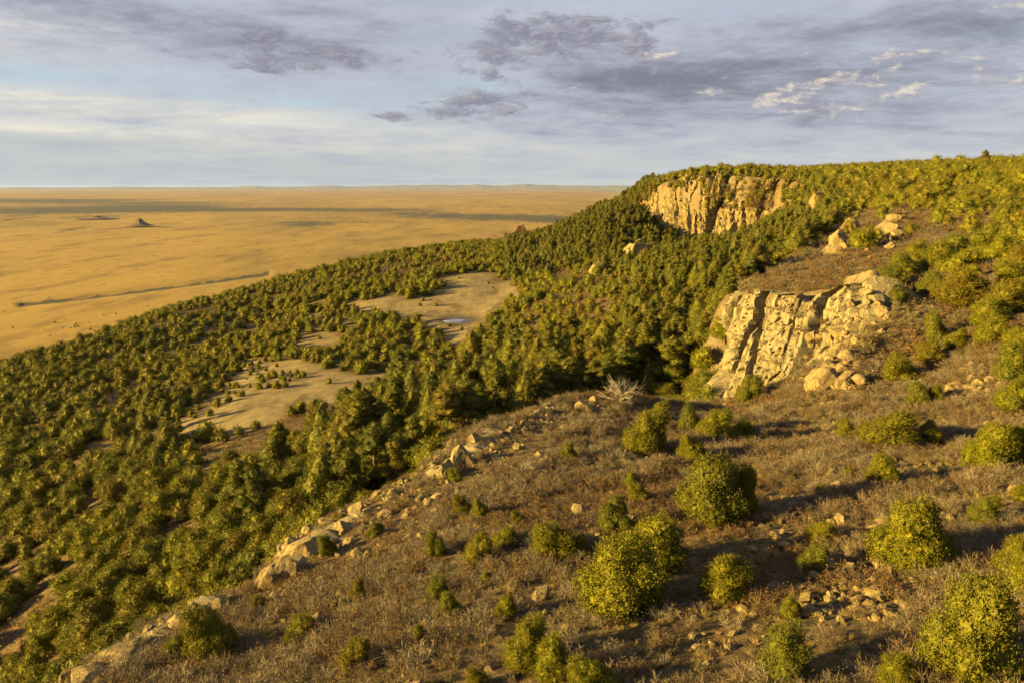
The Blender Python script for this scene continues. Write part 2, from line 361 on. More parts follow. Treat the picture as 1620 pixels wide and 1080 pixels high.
def mat_rock(name, tint=(1, 1, 1), scale=1.0):
    m, t, b = material(name)
    p = pos(t)
    n1 = t.noise(p, .22 * scale, 6, .62); n2 = t.noise(p, 2.2 * scale, 8, .68); n3 = t.noise(t.vmul(p, (1, 1, .14)), .9 * scale, 6, .6, .3); n4 = t.noise(p, 7 * scale, 4, .6)
    T = lambda c: tuple(a * k * ALB for a, k in zip(c, tint))
    c = t.mix(t.ramp(n1, .35, .65), T((.140,.104,.047)), T((.200,.153,.074)))
    c = t.mix(t.math('MULTIPLY', t.ramp(n3, .42, .66), .7), c, T((.225,.175,.09)))
    c = t.mix(t.math('MULTIPLY', t.ramp(n3, .47, .33), .65), c, T((.075,.057,.032)))
    c = t.mix(t.math('MULTIPLY', t.ramp(n2, .55, .72), .55), c, T((.165,.10,.034)))
    c = t.mix(t.math('MULTIPLY', t.ramp(n4, .6, .7), .4), c, T((.10,.095,.065)))
    wv = t.n.new('ShaderNodeVectorMath'); wv.operation = 'ADD'; t.l.new(t.vmul(p, (1, 1, .55)), wv.inputs[0]); t.l.new(t.vmul(t.noise(p, .8 * scale, 4, .6, 0, 1), (1.6 / scale, 1.6 / scale, 1.6 / scale)), wv.inputs[1])
    ed = t.voronoi(wv.outputs[0], .42 * scale, 'DISTANCE_TO_EDGE'); crack = t.ramp(ed, .0, .03, 0, 1)
    t.l.new(c, b.inputs['Base Color']); bump(t, b, t.math('ADD', t.math('ADD', n2, t.math('MULTIPLY', n4, .4)), t.math('MULTIPLY', crack, .45)), .30 / scale)
    return m
def mat_leaf(name, a, bcol, c3, trans=.12):
    m, t, b = material(name)
    g = t.n.new('ShaderNodeNewGeometry'); oi = t.n.new('ShaderNodeObjectInfo')
    a, bcol, c3 = (tuple(k * ALB for k in cc) for cc in (a, bcol, c3))
    c = t.mix(g.outputs['Random Per Island'], a, bcol)
    c = t.mix(t.ramp(oi.outputs['Random'], .0, 1.0, 0, .75, False), c, c3)
    if 'needles' in name:                                # some trees greyer, some browner than their neighbours
        f2 = t.math('FRACT', t.math('MULTIPLY', oi.outputs['Random'], 7.31)); c = t.mix(t.ramp(f2, .55, 1.0, 0, .42, False), c, (.060 * ALB, .076 * ALB, .018 * ALB)); c = t.mix(t.ramp(f2, .30, .0, 0, .5, False), c, (.110 * ALB, .070 * ALB, .010 * ALB))
    t.l.new(c, b.inputs['Base Color']); b.inputs['Roughness'].default_value = .75
    tr = t.n.new('ShaderNodeBsdfTranslucent'); t.l.new(c, tr.inputs[0])
    mx = t.n.new('ShaderNodeMixShader'); mx.inputs[0].default_value = trans
    t.l.new(b.outputs[0], mx.inputs[1]); t.l.new(tr.outputs[0], mx.inputs[2]); t.l.new(mx.outputs[0], t.n['Material Output'].inputs[0])
    return m
def mat_plain_col(name, a, c2, scale=6.0):
    m, t, b = material(name); p = pos(t)
    t.l.new(t.mix(t.ramp(t.noise(p, scale, 5, .6), .35, .65), a, c2), b.inputs['Base Color']); return m
M_LAND, M_PLAIN = mat_land(), mat_plain()
M_CLIFF = mat_rock('pale_sandstone', (1.28, 1.36, 1.5), .8); M_FAR = mat_rock('golden_sandstone', (1.18, 1.16, 1.0), .35); M_BOULDER = mat_rock('weathered_boulder', (1.22, 1.18, 1.12), 1.6)
M_DARKROCK = mat_rock('brown_rock', (.42, .30, .24), .4)
M_PINYON = mat_leaf('pinyon_needles', (.072, .076, .004), (.180, .164, .007), (.112, .098, .006))
M_PINE = mat_leaf('pine_needles', (.054, .062, .006), (.128, .122, .009), (.094, .084, .007))
M_BARK = mat_plain_col('bark', (.11, .075, .05), (.20, .135, .085)); M_DEAD = mat_plain_col('bleached_wood', (.13, .11, .085), (.25, .215, .17))
M_TWIG = mat_leaf('bare_twigs', (.062, .046, .028), (.25, .188, .108), (.125, .086, .045), .1)
M_TWIG2 = mat_leaf('grey_twigs', (.088, .070, .048), (.34, .275, .178), (.16, .122, .078), .1)
M_RUST = mat_leaf('rust_oak_leaves', (.11, .052, .016), (.21, .11, .036), (.14, .09, .038), .25)
M_SAGE = mat_leaf('grey_green_brush', (.11, .11, .05), (.20, .185, .085), (.17, .14, .06), .2)
M_STRAW = mat_leaf('dry_grass_blades', (.20, .145, .055), (.38, .285, .115), (.27, .185, .065), .25)

# ------------------------------------------------------------------ plain, land, water
def fan(r0, r1, nr, fine, half, coarse):
    a = np.concatenate([np.linspace(-half, half, fine), np.linspace(half, 2 * math.pi - half, coarse + 2)[1:-1]])
    r = np.exp(np.linspace(math.log(r0), math.log(r1), nr)); A, R = np.meshgrid(a, r); return R * np.sin(A), R * np.cos(A), len(a)

def build_plain():
    X, Y, nc = fan(250, 110000, 330, 520, math.radians(48), 60)
    und = fbm2(X / 900, Y / 900, 4, 61) * 5 + fbm2(X / 5000, Y / 5000, 3, 62) * 16
    R = np.hypot(X, Y); Z = und * smooth(700, 1600, R)
    u, v, _ = project(X, Y, Z - CAMZ)
    n = fbm2(X / 1500, Y / 2600, 4, 63); nn = fbm2(X / 260, Y / 420, 3, 64)
    def blob(cu, cv, su, sv, tilt=0.0):
        du = (u - cu); return np.exp(-(du / su) ** 2 - ((v - cv - tilt * du) / sv) ** 2)
    sc = .15 * blob(700, 325, 500, 3) + .95 * blob(740, 343, 170, 7, .035) + .6 * blob(900, 347, 80, 7, .04) + .8 * blob(480, 356, 55, 4.5) + .5 * blob(560, 352, 140, 2.5) + 1.1 * blob(110, 333, 200, 6) + 1.0 * blob(60, 318, 220, 4) + .8 * blob(260, 327, 120, 3) \
        + .95 * blob(430, 332, 260, 3) + .8 * blob(120, 362, 40, 3.5, -.12) + .6 * blob(150, 345, 60, 4) + .35 * blob(250, 376, 20, 1.5) + .5 * blob(10, 345, 60, 8) + .45 * blob(300, 322, 200, 2) + .5 * blob(10, 540, 22, 5)
    sc = sc * 1.12
    gl = [(30, 482), (140, 470), (230, 459), (330, 446), (425, 433)]
    dg, _ = line_dist(u, v, gl); sc = sc + (1.7 + .9 * nn) * np.exp(-(dg / (2.2 + 1.2 * nn)) ** 2) + .3 * np.exp(-((dg) / 7) ** 2)
    sc = sc + .30 * np.clip(n + .05, 0, 1) * smooth(420, 330, v) + .10 * nn
    Z = Z - 5 * np.exp(-(dg / 2.6) ** 2) * (R > 1200)
    V = np.stack([X, Y, Z], -1).reshape(-1, 3)
    me = mesh_from('plain', V, grid_faces(X.shape[0], nc, True), [M_PLAIN], True); set_attr(me, 'scrub', np.clip(sc, 0, 1.3).ravel())
    obj('plain', me, kind='structure', label='golden dry grass plain reaching to the horizon', cat='plain')
build_plain()

def far_hills(name, prof, dist, label, seed, col):
    """low blue hill line: profile of (u, height in px), dist metres away, with depth"""
    us = np.linspace(prof[0][0], prof[-1][0], 260); hh = np.interp(us, [p[0] for p in prof], [p[1] for p in prof])
    hh = hh * (1 + .35 * fbm2(us / 40, us * 0 + seed, 4, seed)); rows = []
    for k, f in ((0, 0.0), (.25, .55), (.5, 1.0), (.75, .9), (1.2, 0.0)):
        d = dist * (1 + .12 * k); p = at(us, np.full_like(us, 296.0), dist); s = d / dist
        rows.append(np.stack([p[:, 0] * s, p[:, 1] * s, hh * f / F * dist * 1.0 - 4 + 14 * (f > 0) * (hh > .3)], 1))
    me = mesh_from(name, np.concatenate(rows), grid_faces(5, len(us)), [col], True)
    obj(name, me, kind='structure', label=label, cat='hills')
M_HILL = mat_plain_col('far_scrub_hills', (.10, .10, .07), (.20, .17, .11), .002)
far_hills('far_hills', [(-200, 3), (100, 3.5), (400, 5), (600, 6), (700, 7), (1000, 6.5), (1120, 5)], 62000, 'low blue line of hills along the horizon', 5, M_HILL)
far_hills('far_mountain', [(930, 0), (965, 3), (990, 5), (1020, 9), (1045, 13), (1080, 15), (1150, 10), (1250, 4)], 34000, 'hazy blue mountain just left of the mesa skyline', 9, M_HILL)

MEADOW_A = [(543, 482), (600, 471), (690, 466), (706, 457), (688, 447), (720, 437), (782, 434), (802, 450), (828, 470), (800, 481), (778, 500), (772, 527), (745, 548), (712, 543), (690, 522), (650, 508), (600, 500), (553, 492)]
MEADOW_B = [(262, 672), (330, 648), (366, 598), (380, 572), (440, 566), (505, 580), (560, 598), (640, 582), (735, 568), (725, 580), (640, 602), (560, 628), (470, 648), (400, 674), (330, 692), (268, 684)]
MEADOW_C = [(470, 535), (520, 528), (545, 545), (500, 560), (465, 550)]
MEADOW_D = [(150, 705), (240, 680), (262, 690), (200, 722), (120, 742)]
MEADOW_E = [(-30, 860), (40, 848), (50, 857), (5, 870), (-30, 872)]
BRUSH_A = [(880, 430), (960, 428), (1010, 440), (985, 500), (975, 560), (900, 600), (850, 560), (820, 505)]       # rusty slope right of the meadow
BRUSH_B = [(280, 735), (400, 682), (500, 650), (600, 618), (640, 612), (600, 655), (500, 690), (420, 725), (330, 760)]
BRUSH_C = [(440, 478), (520, 440), (600, 420), (690, 395), (720, 415), (680, 440), (600, 452), (520, 470)]
BRUSH_D = [(1168, 480), (1210, 425), (1300, 375), (1345, 338), (1430, 330), (1500, 352), (1480, 400), (1400, 440), (1360, 445), (1290, 475)]
def poly_soft(u, v, poly, soft):
    d, _ = line_dist(u, v, list(poly) + [poly[0]]); d = np.where(in_poly(u, v, np.array(poly)), d, -d); return smooth(-soft, soft, d)
def meadow_mask(x, y, u, v):
    wu = u + fbm2(x / 12, y / 12, 4, 71) * 16; wv = v + fbm2(x / 12 + 50, y / 12, 4, 72) * 9
    return (poly_soft(wu, wv, MEADOW_A, 7) * ((y > 320) & (y < 580)) + poly_soft(wu, wv, MEADOW_B, 7) * ((y > 200) & (y < 370)) + .7 * poly_soft(wu, wv, MEADOW_C, 6) * ((y > 280) & (y < 420))
            + .55 * poly_soft(wu, wv, MEADOW_D, 8) * ((y > 170) & (y < 300)) + .6 * poly_soft(wu, wv, MEADOW_E, 8) * ((y > 130) & (y < 240)))

POND = cast([722], [507.5])[0]
def build_land():
    X, Y, nc = fan(4, 1650, 640, 900, math.radians(46), 70)
    Z, S = land(X, Y, True)
    u, v, _ = project(X, Y, Z)
    md = np.hypot((X - POND[0]) / 6.0, (Y - POND[1]) / 7.5)
    Z = Z + (POND[2] - Z) * smooth(3.2, 1.5, md); Z = Z - 1.0 * smooth(1.5, .4, md)
    V = np.stack([X, Y, Z + CAMZ], -1).reshape(-1, 3)
    me = mesh_from('hillside', V, grid_faces(X.shape[0], nc, True), [M_LAND], True)
    set_attr(me, 'meadow', np.clip(meadow_mask(X, Y, u, v), 0, 1).ravel())
    set_attr(me, 'bench', smooth(3, -6, S).ravel())
    set_attr(me, 'mud', (smooth(3.4, 1.2, md + fbm2(X / 3, Y / 3, 3, 73) * .7)).ravel())
    gz = np.gradient(Z, axis=0) / np.maximum(np.gradient(np.hypot(X, Y), axis=0), 1e-3)
    rk = smooth(.75, 1.3, np.abs(gz)) + smooth(.1, .5, fbm2(X / 10, Y / 10, 4, 74)) * .5 * (np.abs(S) < 5)
    set_attr(me, 'rock', np.clip(rk, 0, 1).ravel())
    obj('hillside', me, kind='structure', label='brushy mesa slope and wooded bench below it', cat='hillside')
    # the stock pond
    a = np.linspace(0, 2 * math.pi, 48, endpoint=False); k = 1 + .10 * np.sin(2 * a + 1) + .05 * np.sin(5 * a)
    ring = lambda s, z: np.stack([POND[0] + 5.6 * s * k * np.cos(a), POND[1] + 7.0 * s * k * np.sin(a), np.full(48, z)], 1)
    zw = POND[2] + CAMZ - .16
    V = np.concatenate([ring(1.25, zw - 1.2), ring(1.15, zw), ring(.5, zw), [[POND[0], POND[1], zw]]])
    fc = np.stack([96 + np.arange(48), 96 + (np.arange(48) + 1) % 48, np.full(48, 144)], 1)
    m, t, b = material('still_water'); b.inputs['Base Color'].default_value = (.10, .10, .11, 1); b.inputs['Roughness'].default_value = .10; b.inputs['Specular IOR Level'].default_value = .9
    bump(t, b, t.noise(pos(t), 1.2, 3), .01)
    obj('pond', mesh_from('pond', V, [grid_faces(3, 48, True), fc], [m], True), kind='structure', label='small oval pale stock pond in the grassy clearing', cat='pond')
build_land()

# ------------------------------------------------------------------ cliffs and ledges
def resample(pts, step):
    pts = np.asarray(pts, float); d = np.concatenate([[0], np.cumsum(np.linalg.norm(np.diff(pts[:, :2], axis=0), axis=1))])
    n = max(8, int(d[-1] / step)); q = np.linspace(0, d[-1], n); return q, d
def cliff(name, top, base, step, ns, mat, label, seed, col_w, blk_w, amp, deep=6.0, steep=1.7, jag=1.0):
    """closed rock body: face from base to top, cap, and a back buried in the hill. z relative to the camera"""
    top, base = np.asarray(top, float), np.asarray(base, float); q, d = resample(top, step); n = len(q)
    tp = np.stack([np.interp(q, d, top[:, i]) for i in range(3)], 1); bp = np.stack([np.interp(q, d, base[:, i]) for i in range(3)], 1)
    for a in (tp, bp):                                              # round off the polyline corners
        for _ in range(max(2, int(4 / step))): a[1:-1] = .25 * a[:-2] + .5 * a[1:-1] + .25 * a[2:]
    tan = np.gradient(tp[:, :2], axis=0); tan /= np.linalg.norm(tan, axis=1)[:, None] + 1e-9
    nrm = np.stack([tan[:, 1], -tan[:, 0]], 1); sg = np.sign(np.sum(nrm * (bp - tp)[:, :2], 1).mean()); nrm *= sg
    jt = fbm2(q / (col_w * 1.3), q * 0 + seed, 4, seed) * amp * jag
    wv = worley2(q / col_w, q * 0 + seed * 3.3, seed)[2] * amp * 1.3 * jag
    tz = tp[:, 2] + jt + wv - amp * .5 * jag
    endf = smooth(0, 3.5 * step, q) * smooth(0, 3.5 * step, q[-1] - q); tz = bp[:, 2] + (tz - bp[:, 2]) * (.0 + 1.0 * endf)
    rows = []
    S = np.linspace(0, 1, ns)
    for s in S:
        hf = 1 - (1 - s) ** steep; xy = bp[:, :2] + (tp[:, :2] - bp[:, :2]) * hf; z = bp[:, 2] - deep * (1 - s) ** 3 + (tz - bp[:, 2]) * s
        warp = fbm2(q / 3 / col_w, z / 3 / col_w, 3, seed + 3) * 1.2
        d1, e1, v1 = worley2(q / col_w + warp * .22, z / (col_w * 6.0) + warp * .4, seed); bed = (z / (blk_w * 1.3) + warp * .6 + v1 * 3) % 1.0; rdg = 1 - np.abs(fbm2(q / (col_w * .32), z / (col_w * 3.5), 4, seed + 51)) * 2
        d2, e2, v2 = worley2(q / blk_w + warp, z / (blk_w * 1.7), seed + 20)
        o = amp * (2.1 * (v1 - .5) - 2.3 * smooth(.15, 0, e1) + .36 * (v2 - .5) - .60 * smooth(.08, 0, e2)) + amp * (.30 * bed + .55 * rdg) + amp * .55 * fbm3(q / col_w, z / col_w, q * 0 + .5, 6, seed + 7, .6)
        o = o * (.35 + .65 * smooth(0, .2, s)) - amp * 1.0 * smooth(.86, 1.0, s) ** 2
        rows.append(np.concatenate([xy + nrm * o[:, None], z[:, None]], 1))
    for k, (inw, dz) in enumerate(((.6, .12), (1.5, .1), (3.2, -.3), (6.0, -2.5), (8.0, -9.0))):
        xy = tp[:, :2] - nrm * (inw * max(1, amp)) ; bmp = fbm2(q / 1.5, q * 0 + inw, 3, seed + 31) * .35 * amp
        rows.append(np.concatenate([xy, (tz + dz * max(1, amp) + bmp - .12 * amp)[:, None]], 1))
    rows.append(np.concatenate([tp[:, :2] - nrm * 6 * max(1, amp), (bp[:, 2] - deep)[:, None]], 1))
    R = np.array(rows); nr = len(R); R[..., 2] += CAMZ
    V = R.reshape(-1, 3); fc = grid_faces(nr, n)
    wrap = np.stack([np.arange(n - 1) + (nr - 1) * n, np.arange(n - 1) + 1 + (nr - 1) * n, np.arange(n - 1) + 1, np.arange(n - 1)], 1)
    if sg > 0: fc, wrap = fc[:, ::-1], wrap[:, ::-1]
    me = mesh_from(name, V, [fc, wrap, (np.arange(nr) * n)[None], (np.arange(nr)[::-1] * n + n - 1)[None]], [mat], False)
    obj(name, me, label=label, cat='cliff' if 'cliff' in name else 'ledge', kind='thing')

near_top = P([(1388, 452, 129), (1368, 448, 134), (1330, 464, 139), (1290, 474, 144), (1230, 476, 149), (1178, 476, 154), (1157, 486, 158), (1163, 472, 170), (1180, 462, 184)])
near_base = P([(1384, 480, 126), (1352, 560, 119), (1292, 604, 122), (1230, 618, 127), (1172, 634, 132), (1118, 642, 140), (1104, 648, 152), (1115, 620, 168), (1135, 590, 184)])
cliff('sandstone_cliff', near_top, near_base, .34, 84, M_CLIFF, 'tall pale sandstone cliff standing behind the near brushy slope', 101, 5.2, 1.9, 1.4, 6.0, 1.7, 1.7)
far_top = P([(1245, 300, 590), (1218, 297, 602), (1190, 291, 615), (1145, 285, 636), (1095, 281, 656), (1060, 292, 680), (1035, 310, 698)])
far_base = P([(1238, 322, 580), (1206, 362, 580), (1178, 392, 584), (1138, 394, 598), (1094, 386, 616), (1056, 348, 652), (1032, 328, 684)])
cliff('sandstone_cliff', far_top, far_base, 1.1, 60, M_FAR, 'long golden cliff band beneath the wooded far mesa top', 131, 10.0, 4.0, 3.4, 10.0, 2.4, 2.0)
def ledge(px, out, drop, label, seed, ext=0.0):
    tp = np.array(P(px)); xy = tp[:, :2]; tan = np.gradient(xy, axis=0); tan /= np.linalg.norm(tan, axis=1)[:, None]
    nr = np.stack([-tan[:, 1], tan[:, 0]], 1)
    tp[:, :2] -= nr * .3; tp[:, 2] = land(tp[:, 0] - nr[:, 0] * 1.5, tp[:, 1] - nr[:, 1] * 1.5) + .35
    bp = tp.copy(); bp[:, :2] += nr * out; bp[:, 2] -= drop
    cliff('rock_ledge', tp, bp, .16, 34, M_CLIFF, label, seed, 2.6, .9, .5, 2.0, 2.0, .8)
ledge([(60, 1110, 42), (130, 1078, 46), (215, 1022, 51), (290, 980, 57), (345, 955, 59)], 1.6, 4.0, 'broken sandstone ledge at the lower end of the near rim', 141)
ledge([(405, 940, 60.5), (430, 905, 63), (470, 860, 68), (520, 832, 71.5), (560, 808, 74)], 1.5, 4.6, 'pale slab ledge with a sheer sunlit face midway along the near rim', 151)
ledge([(672, 757, 79.5), (705, 735, 83), (735, 708, 87), (775, 674, 93)], 1.2, 4.0, 'short rock ledge under the two tall boulders of the near rim', 161)

# ------------------------------------------------------------------ boulders
import bmesh
def boulder_mesh(name, seed, sub=3, mat=None, cuts=9, rough=.10, squash=.8):
    bm = bmesh.new(); bmesh.ops.create_icosphere(bm, subdivisions=sub, radius=1.0); V = np.array([v.co[:] for v in bm.verts]); Fc = np.array([[v.index for v in f.verts] for f in bm.faces]); bm.free()
    r = np.random.default_rng(seed)
    for _ in range(cuts):
        n = r.normal(size=3); n /= np.linalg.norm(n); d = r.uniform(.5, .85); e = np.maximum(0, V @ n - d); V -= e[:, None] * n
    V *= (1 + rough * fbm3(V[:, 0] * 1.7 + seed, V[:, 1] * 1.7, V[:, 2] * 1.7, 4, seed))[:, None]
    V -= .5 * (V.max(0) + V.min(0)); V /= (V.max(0) - V.min(0)) / 2
    return mesh_from(name, V, Fc, [mat or M_BOULDER], False)
from mathutils import Vector
from mathutils.bvhtree import BVHTree
CLIFF_BVH = []
for o_ in [o for o in COL.objects if o.name.startswith('sandstone_cliff')]:
    CLIFF_BVH.append(BVHTree.FromPolygons([v_.co[:] for v_ in o_.data.vertices], [p_.vertices[:] for p_ in o_.data.polygons]))
def on_cliff(u_, v_, hit=None, only=False):
    """nearer of the land hit and the cliff face along the view ray"""
    d_ = ray(u_, v_); d_ = d_ / np.linalg.norm(d_); best = None if only else hit; bd = 1e9 if best is None else np.linalg.norm(best)
    for bv in CLIFF_BVH:
        loc, nr_, ix_, ds = bv.ray_cast(Vector((0, 0, CAMZ)), Vector(d_))
        if loc is not None and ds < bd: bd = ds; best = np.array([loc.x, loc.y, loc.z - CAMZ])
    return best
BLD = [boulder_mesh('boulder_shape', 200 + i, 4, cuts=16, rough=.22) for i in range(8)]
BLD_S = [boulder_mesh('boulder_shape', 230 + i, 3, cuts=13, rough=.2) for i in range(8)]
rngb = np.random.default_rng(7)
def boulder(u, v, w, h, label, group=None, hit=None, big=True, mat=None, depth=1.0):
    p = cast([u], [v])[0] if hit is None else hit
    dist = np.linalg.norm(p) ; wm, hm = w / F * dist, h / F * dist
    me = (BLD if big else BLD_S)[rngb.integers(8)]
    if mat: me = me.copy(); me.materials.clear(); me.materials.append(mat)
    return obj('boulder', me, loc=(p[0], p[1], p[2] + CAMZ + hm * .12), rot=(rngb.uniform(-.15, .15), rngb.uniform(-.15, .15), rngb.uniform(0, 6.28)),
               scale=(wm * .52, wm * .52 * depth, hm * .62), label=label, cat='boulder', group=group)
for row in [
    (706, 756, 30, 42, 'upright pale boulder, the lower of the two tall ones on the near rim'), (734, 738, 42, 46, 'blocky pale boulder, the taller of two on the near rim'),
    (752, 702, 28, 24, 'squat boulder just above the two tall rim boulders'), (448, 918, 62, 60, 'big pale block with a sheer face on the near rim'),
    (478, 878, 60, 34, 'flat pale slab on top of the sheer faced rim block'), (298, 992, 74, 34, 'wide flat boulder at the rim beside the dark pinyon pair'),
    (342, 964, 40, 26, 'grey boulder at the upper end of the lower rim ledge'), (190, 1048, 56, 22, 'thin tilted slab jutting from the lower rim ledge'), (150, 1076, 70, 26, 'rounded rock shelf in the bottom corner of the rim'),
    (506, 930, 30, 20, 'small tan rock on brush behind the sheer faced rim block'), (566, 878, 22, 18, 'small pale rock high on the brushy slope above the rim slab'),
    (1368, 474, 50, 50, 'large square block perched at the top right of the near cliff'), (1300, 616, 46, 48, 'large half shaded boulder at the foot of the near cliff'),
    (1336, 612, 32, 30, 'round boulder second from the half shaded one at the cliff foot'), (1360, 606, 38, 22, 'low smooth boulder right of the cliff foot group'),
    (1328, 392, 34, 36, 'pale rock knob, lower of the outcrop on the mid mesa edge'), (1344, 368, 28, 28, 'pale rock knob, upper of the outcrop on the mid mesa edge'),
    (1310, 402, 20, 18, 'small pale knob at the downhill end of the mid mesa outcrop'), (1400, 372, 36, 28, 'broad pale rock of the second outcrop on the mid mesa slope'), (1415, 352, 24, 18, 'small pale rock crowning the second mid mesa outcrop'),
    (1005, 412, 50, 40, 'big tan crag standing out of the pine forest below the far cliff'), (1018, 400, 30, 28, 'smaller crag joined to the right of the big forest crag'), (945, 432, 34, 22, 'low tan crag in the trees left of the big forest crag'),
    (1292, 326, 22, 26, 'tan outcrop on the wooded slope right of the far cliff'), (1258, 350, 12, 18, 'slim tan outcrop below the slope right of the far cliff'), (700, 425, 30, 10, 'pale rocks on the wooded knoll above the grassy clearing'),
    (688, 435, 18, 9, 'small pale rock low on the knoll above the grassy clearing'), (666, 597, 10, 14, 'single pale standing stone among tall pines by the clearing'), (1555, 455, 18, 10, 'small pale rock among mesa trees above the cliff')]:
    boulder(*row)
p = at(822, 378, 800); p[2] = land(p[0], p[1])
pin = boulder(822, 378, 50, 40, 'dark brown pointed rock butte at the end of the bench skyline', hit=p, mat=M_DARKROCK); pin.name = 'rock_butte'; pin['category'] = 'butte'
pin.data.vertices.foreach_get('co', (vv := np.empty(len(pin.data.vertices) * 3, np.float32))); vv = vv.reshape(-1, 3)
vv[:, :2] *= (1 - .62 * np.clip(vv[:, 2:] * .5 + .5, 0, 1)); pin.data.vertices.foreach_set('co', vv.ravel())
def cluster(poly, n, wmin, wmax, label, group, asp=.75):
    poly = np.array(poly, float); k = 0; us, vs_ = [], []
    while k < n:
        u, v = rngb.uniform(poly[:, 0].min(), poly[:, 0].max()), rngb.uniform(poly[:, 1].min(), poly[:, 1].max())
        if in_poly(np.array([u]), np.array([v]), poly)[0]: us.append(u); vs_.append(v); k += 1
    hits = [on_cliff(a_, b_, h_) for a_, b_, h_ in zip(us, vs_, cast(us, vs_))]
    for u, v, h in zip(us, vs_, hits):
        w = wmin + (wmax - wmin) * rngb.random() ** 2.2; boulder(u, v, w, w * asp * rngb.uniform(.7, 1.2), label, group, hit=h, big=w > 16, depth=rngb.uniform(.7, 1.2))
cluster([(1300, 500), (1375, 462), (1400, 490), (1370, 560), (1330, 590), (1270, 590), (1270, 540)], 38, 9, 26, 'pale sandstone boulder in the jumble on the right of the near cliff', 'boulders in the cliff jumble')
cluster([(1265, 600), (1370, 575), (1400, 605), (1300, 622)], 16, 10, 24, 'tan boulder among the loose rocks at the cliff foot', 'boulders at the cliff foot')
cluster([(1300, 405), (1330, 350), (1355, 345), (1350, 390), (1322, 410)], 16, 9, 20, 'pale rock of the upper outcrop on the mesa edge', 'rocks of the upper outcrop')
cluster([(1350, 430), (1385, 370), (1425, 345), (1420, 385), (1380, 425)], 16, 8, 20, 'pale rock in the stony streak on the mid mesa slope', 'rocks of the stony streak')
cluster([(1250, 935), (1310, 885), (1440, 890), (1470, 920), (1400, 965), (1290, 980)], 46, 9, 22, 'tan stone in the rubble patch by the lower right pinyons', 'stones of the lower rubble patch')
cluster([(130, 1075), (200, 1020), (345, 945), (425, 940), (330, 1000), (190, 1080)], 14, 12, 40, 'angular tan block of the broken lower rim ledge', 'blocks of the lower rim ledge')
cluster([(425, 930), (470, 860), (560, 805), (690, 745), (680, 785), (560, 850), (500, 920)], 18, 10, 36, 'angular pale block along the broken middle rim', 'blocks along the middle rim')
cluster([(1500, 625), (1520, 580), (1585, 575), (1610, 600), (1560, 625)], 26, 8, 18, 'tan stone in the rubble beneath the right edge pinyons', 'stones of the upper rubble patch')
cluster([(780, 700), (850, 645), (930, 625), (1010, 640), (960, 690), (860, 740)], 34, 8, 22, 'tan rock half buried in brush near the end of the rim', 'rocks near the end of the rim')
cluster([(450, 960), (560, 850), (660, 800), (760, 760), (800, 800), (640, 900), (520, 990)], 40, 8, 20, 'small tan rock scattered over the slope behind the rim', 'rocks behind the rim')

# buttes standing on the plain
def butte(u, v, w, h, label, seed):
    d = ray(u, v); k = -CAMZ / d[2]; p = d * k; dist = np.linalg.norm(p); R, H = w / F * dist / 2, h / F * dist
    a = np.linspace(0, 2 * math.pi, 40, endpoint=False); rows = []
    for f, z in ((1.5, -.08), (1.0, .10), (.62, .38), (.36, .68), (.24, .95), (.10, 1.0)):
        kk = f * (1 + .22 * fbm2(np.cos(a) * 1.6 + seed, np.sin(a) * 1.6 + f, 4, seed)); rows.append(np.stack([p[0] + R * kk * np.cos(a), p[1] + R * kk * np.sin(a), np.full(40, z * H) + H * .06 * fbm2(np.cos(a) * 3, np.sin(a) * 3 + f * 5, 3, seed)], 1))
    me = mesh_from('butte', np.concatenate(rows), [grid_faces(6, 40, True), (np.arange(40) + 200)[None]], [M_BUTTE], False)
    obj('butte', me, label=label, cat='butte')
M_BUTTE = mat_plain_col('butte_scree', (.07,.05,.03), (.15,.105,.055), .05)
butte(221, 356, 26, 9, 'small dark cone shaped butte alone on the golden plain', 3)
butte(152, 346, 34, 3.6, 'low flat topped butte on the plain left of the cone butte', 5)

# ------------------------------------------------------------------ trees
def tube(path, radii, sides=6):
    path = np.asarray(path, float); n = len(path); d = np.gradient(path, axis=0); d /= np.linalg.norm(d, axis=1)[:, None] + 1e-9
    ref = np.where(np.abs(d[:, 2:]) > .9, [[1.0, 0, 0]], [[0, 0, 1.0]]); a = np.cross(d, ref); a /= np.linalg.norm(a, axis=1)[:, None]; b = np.cross(d, a)
    t = np.linspace(0, 2 * math.pi, sides, endpoint=False)
    V = path[:, None] + np.asarray(radii)[:, None, None] * (np.cos(t)[None, :, None] * a[:, None] + np.sin(t)[None, :, None] * b[:, None])
    return V.reshape(-1, 3), grid_faces(n, sides, True)
def join(parts):
    V, Fq, o = [], [], 0
    for v, f in parts: V.append(v); Fq.append(f + o); o += len(v)
    return np.concatenate(V), np.concatenate(Fq)
def leaves(C, D, L, W, rng, O=None):
    """rhombic sprays at C along D, their flat side towards O"""
    if O is not None: D = D - .5 * O * np.sum(D * O, 1)[:, None]
    D = D / (np.linalg.norm(D, axis=1)[:, None] + 1e-9); s = np.cross(D, rng.normal(size=D.shape) if O is None else O + rng.normal(size=D.shape) * .25); s /= np.linalg.norm(s, axis=1)[:, None] + 1e-9
    L = np.asarray(L)[:, None]; W = L * W; m = C + D * L * .5
    V = np.stack([C, m + s * W * .5, C + D * L, m - s * W * .5], 1).reshape(-1, 3)
    return V, np.arange(len(V)).reshape(-1, 4)
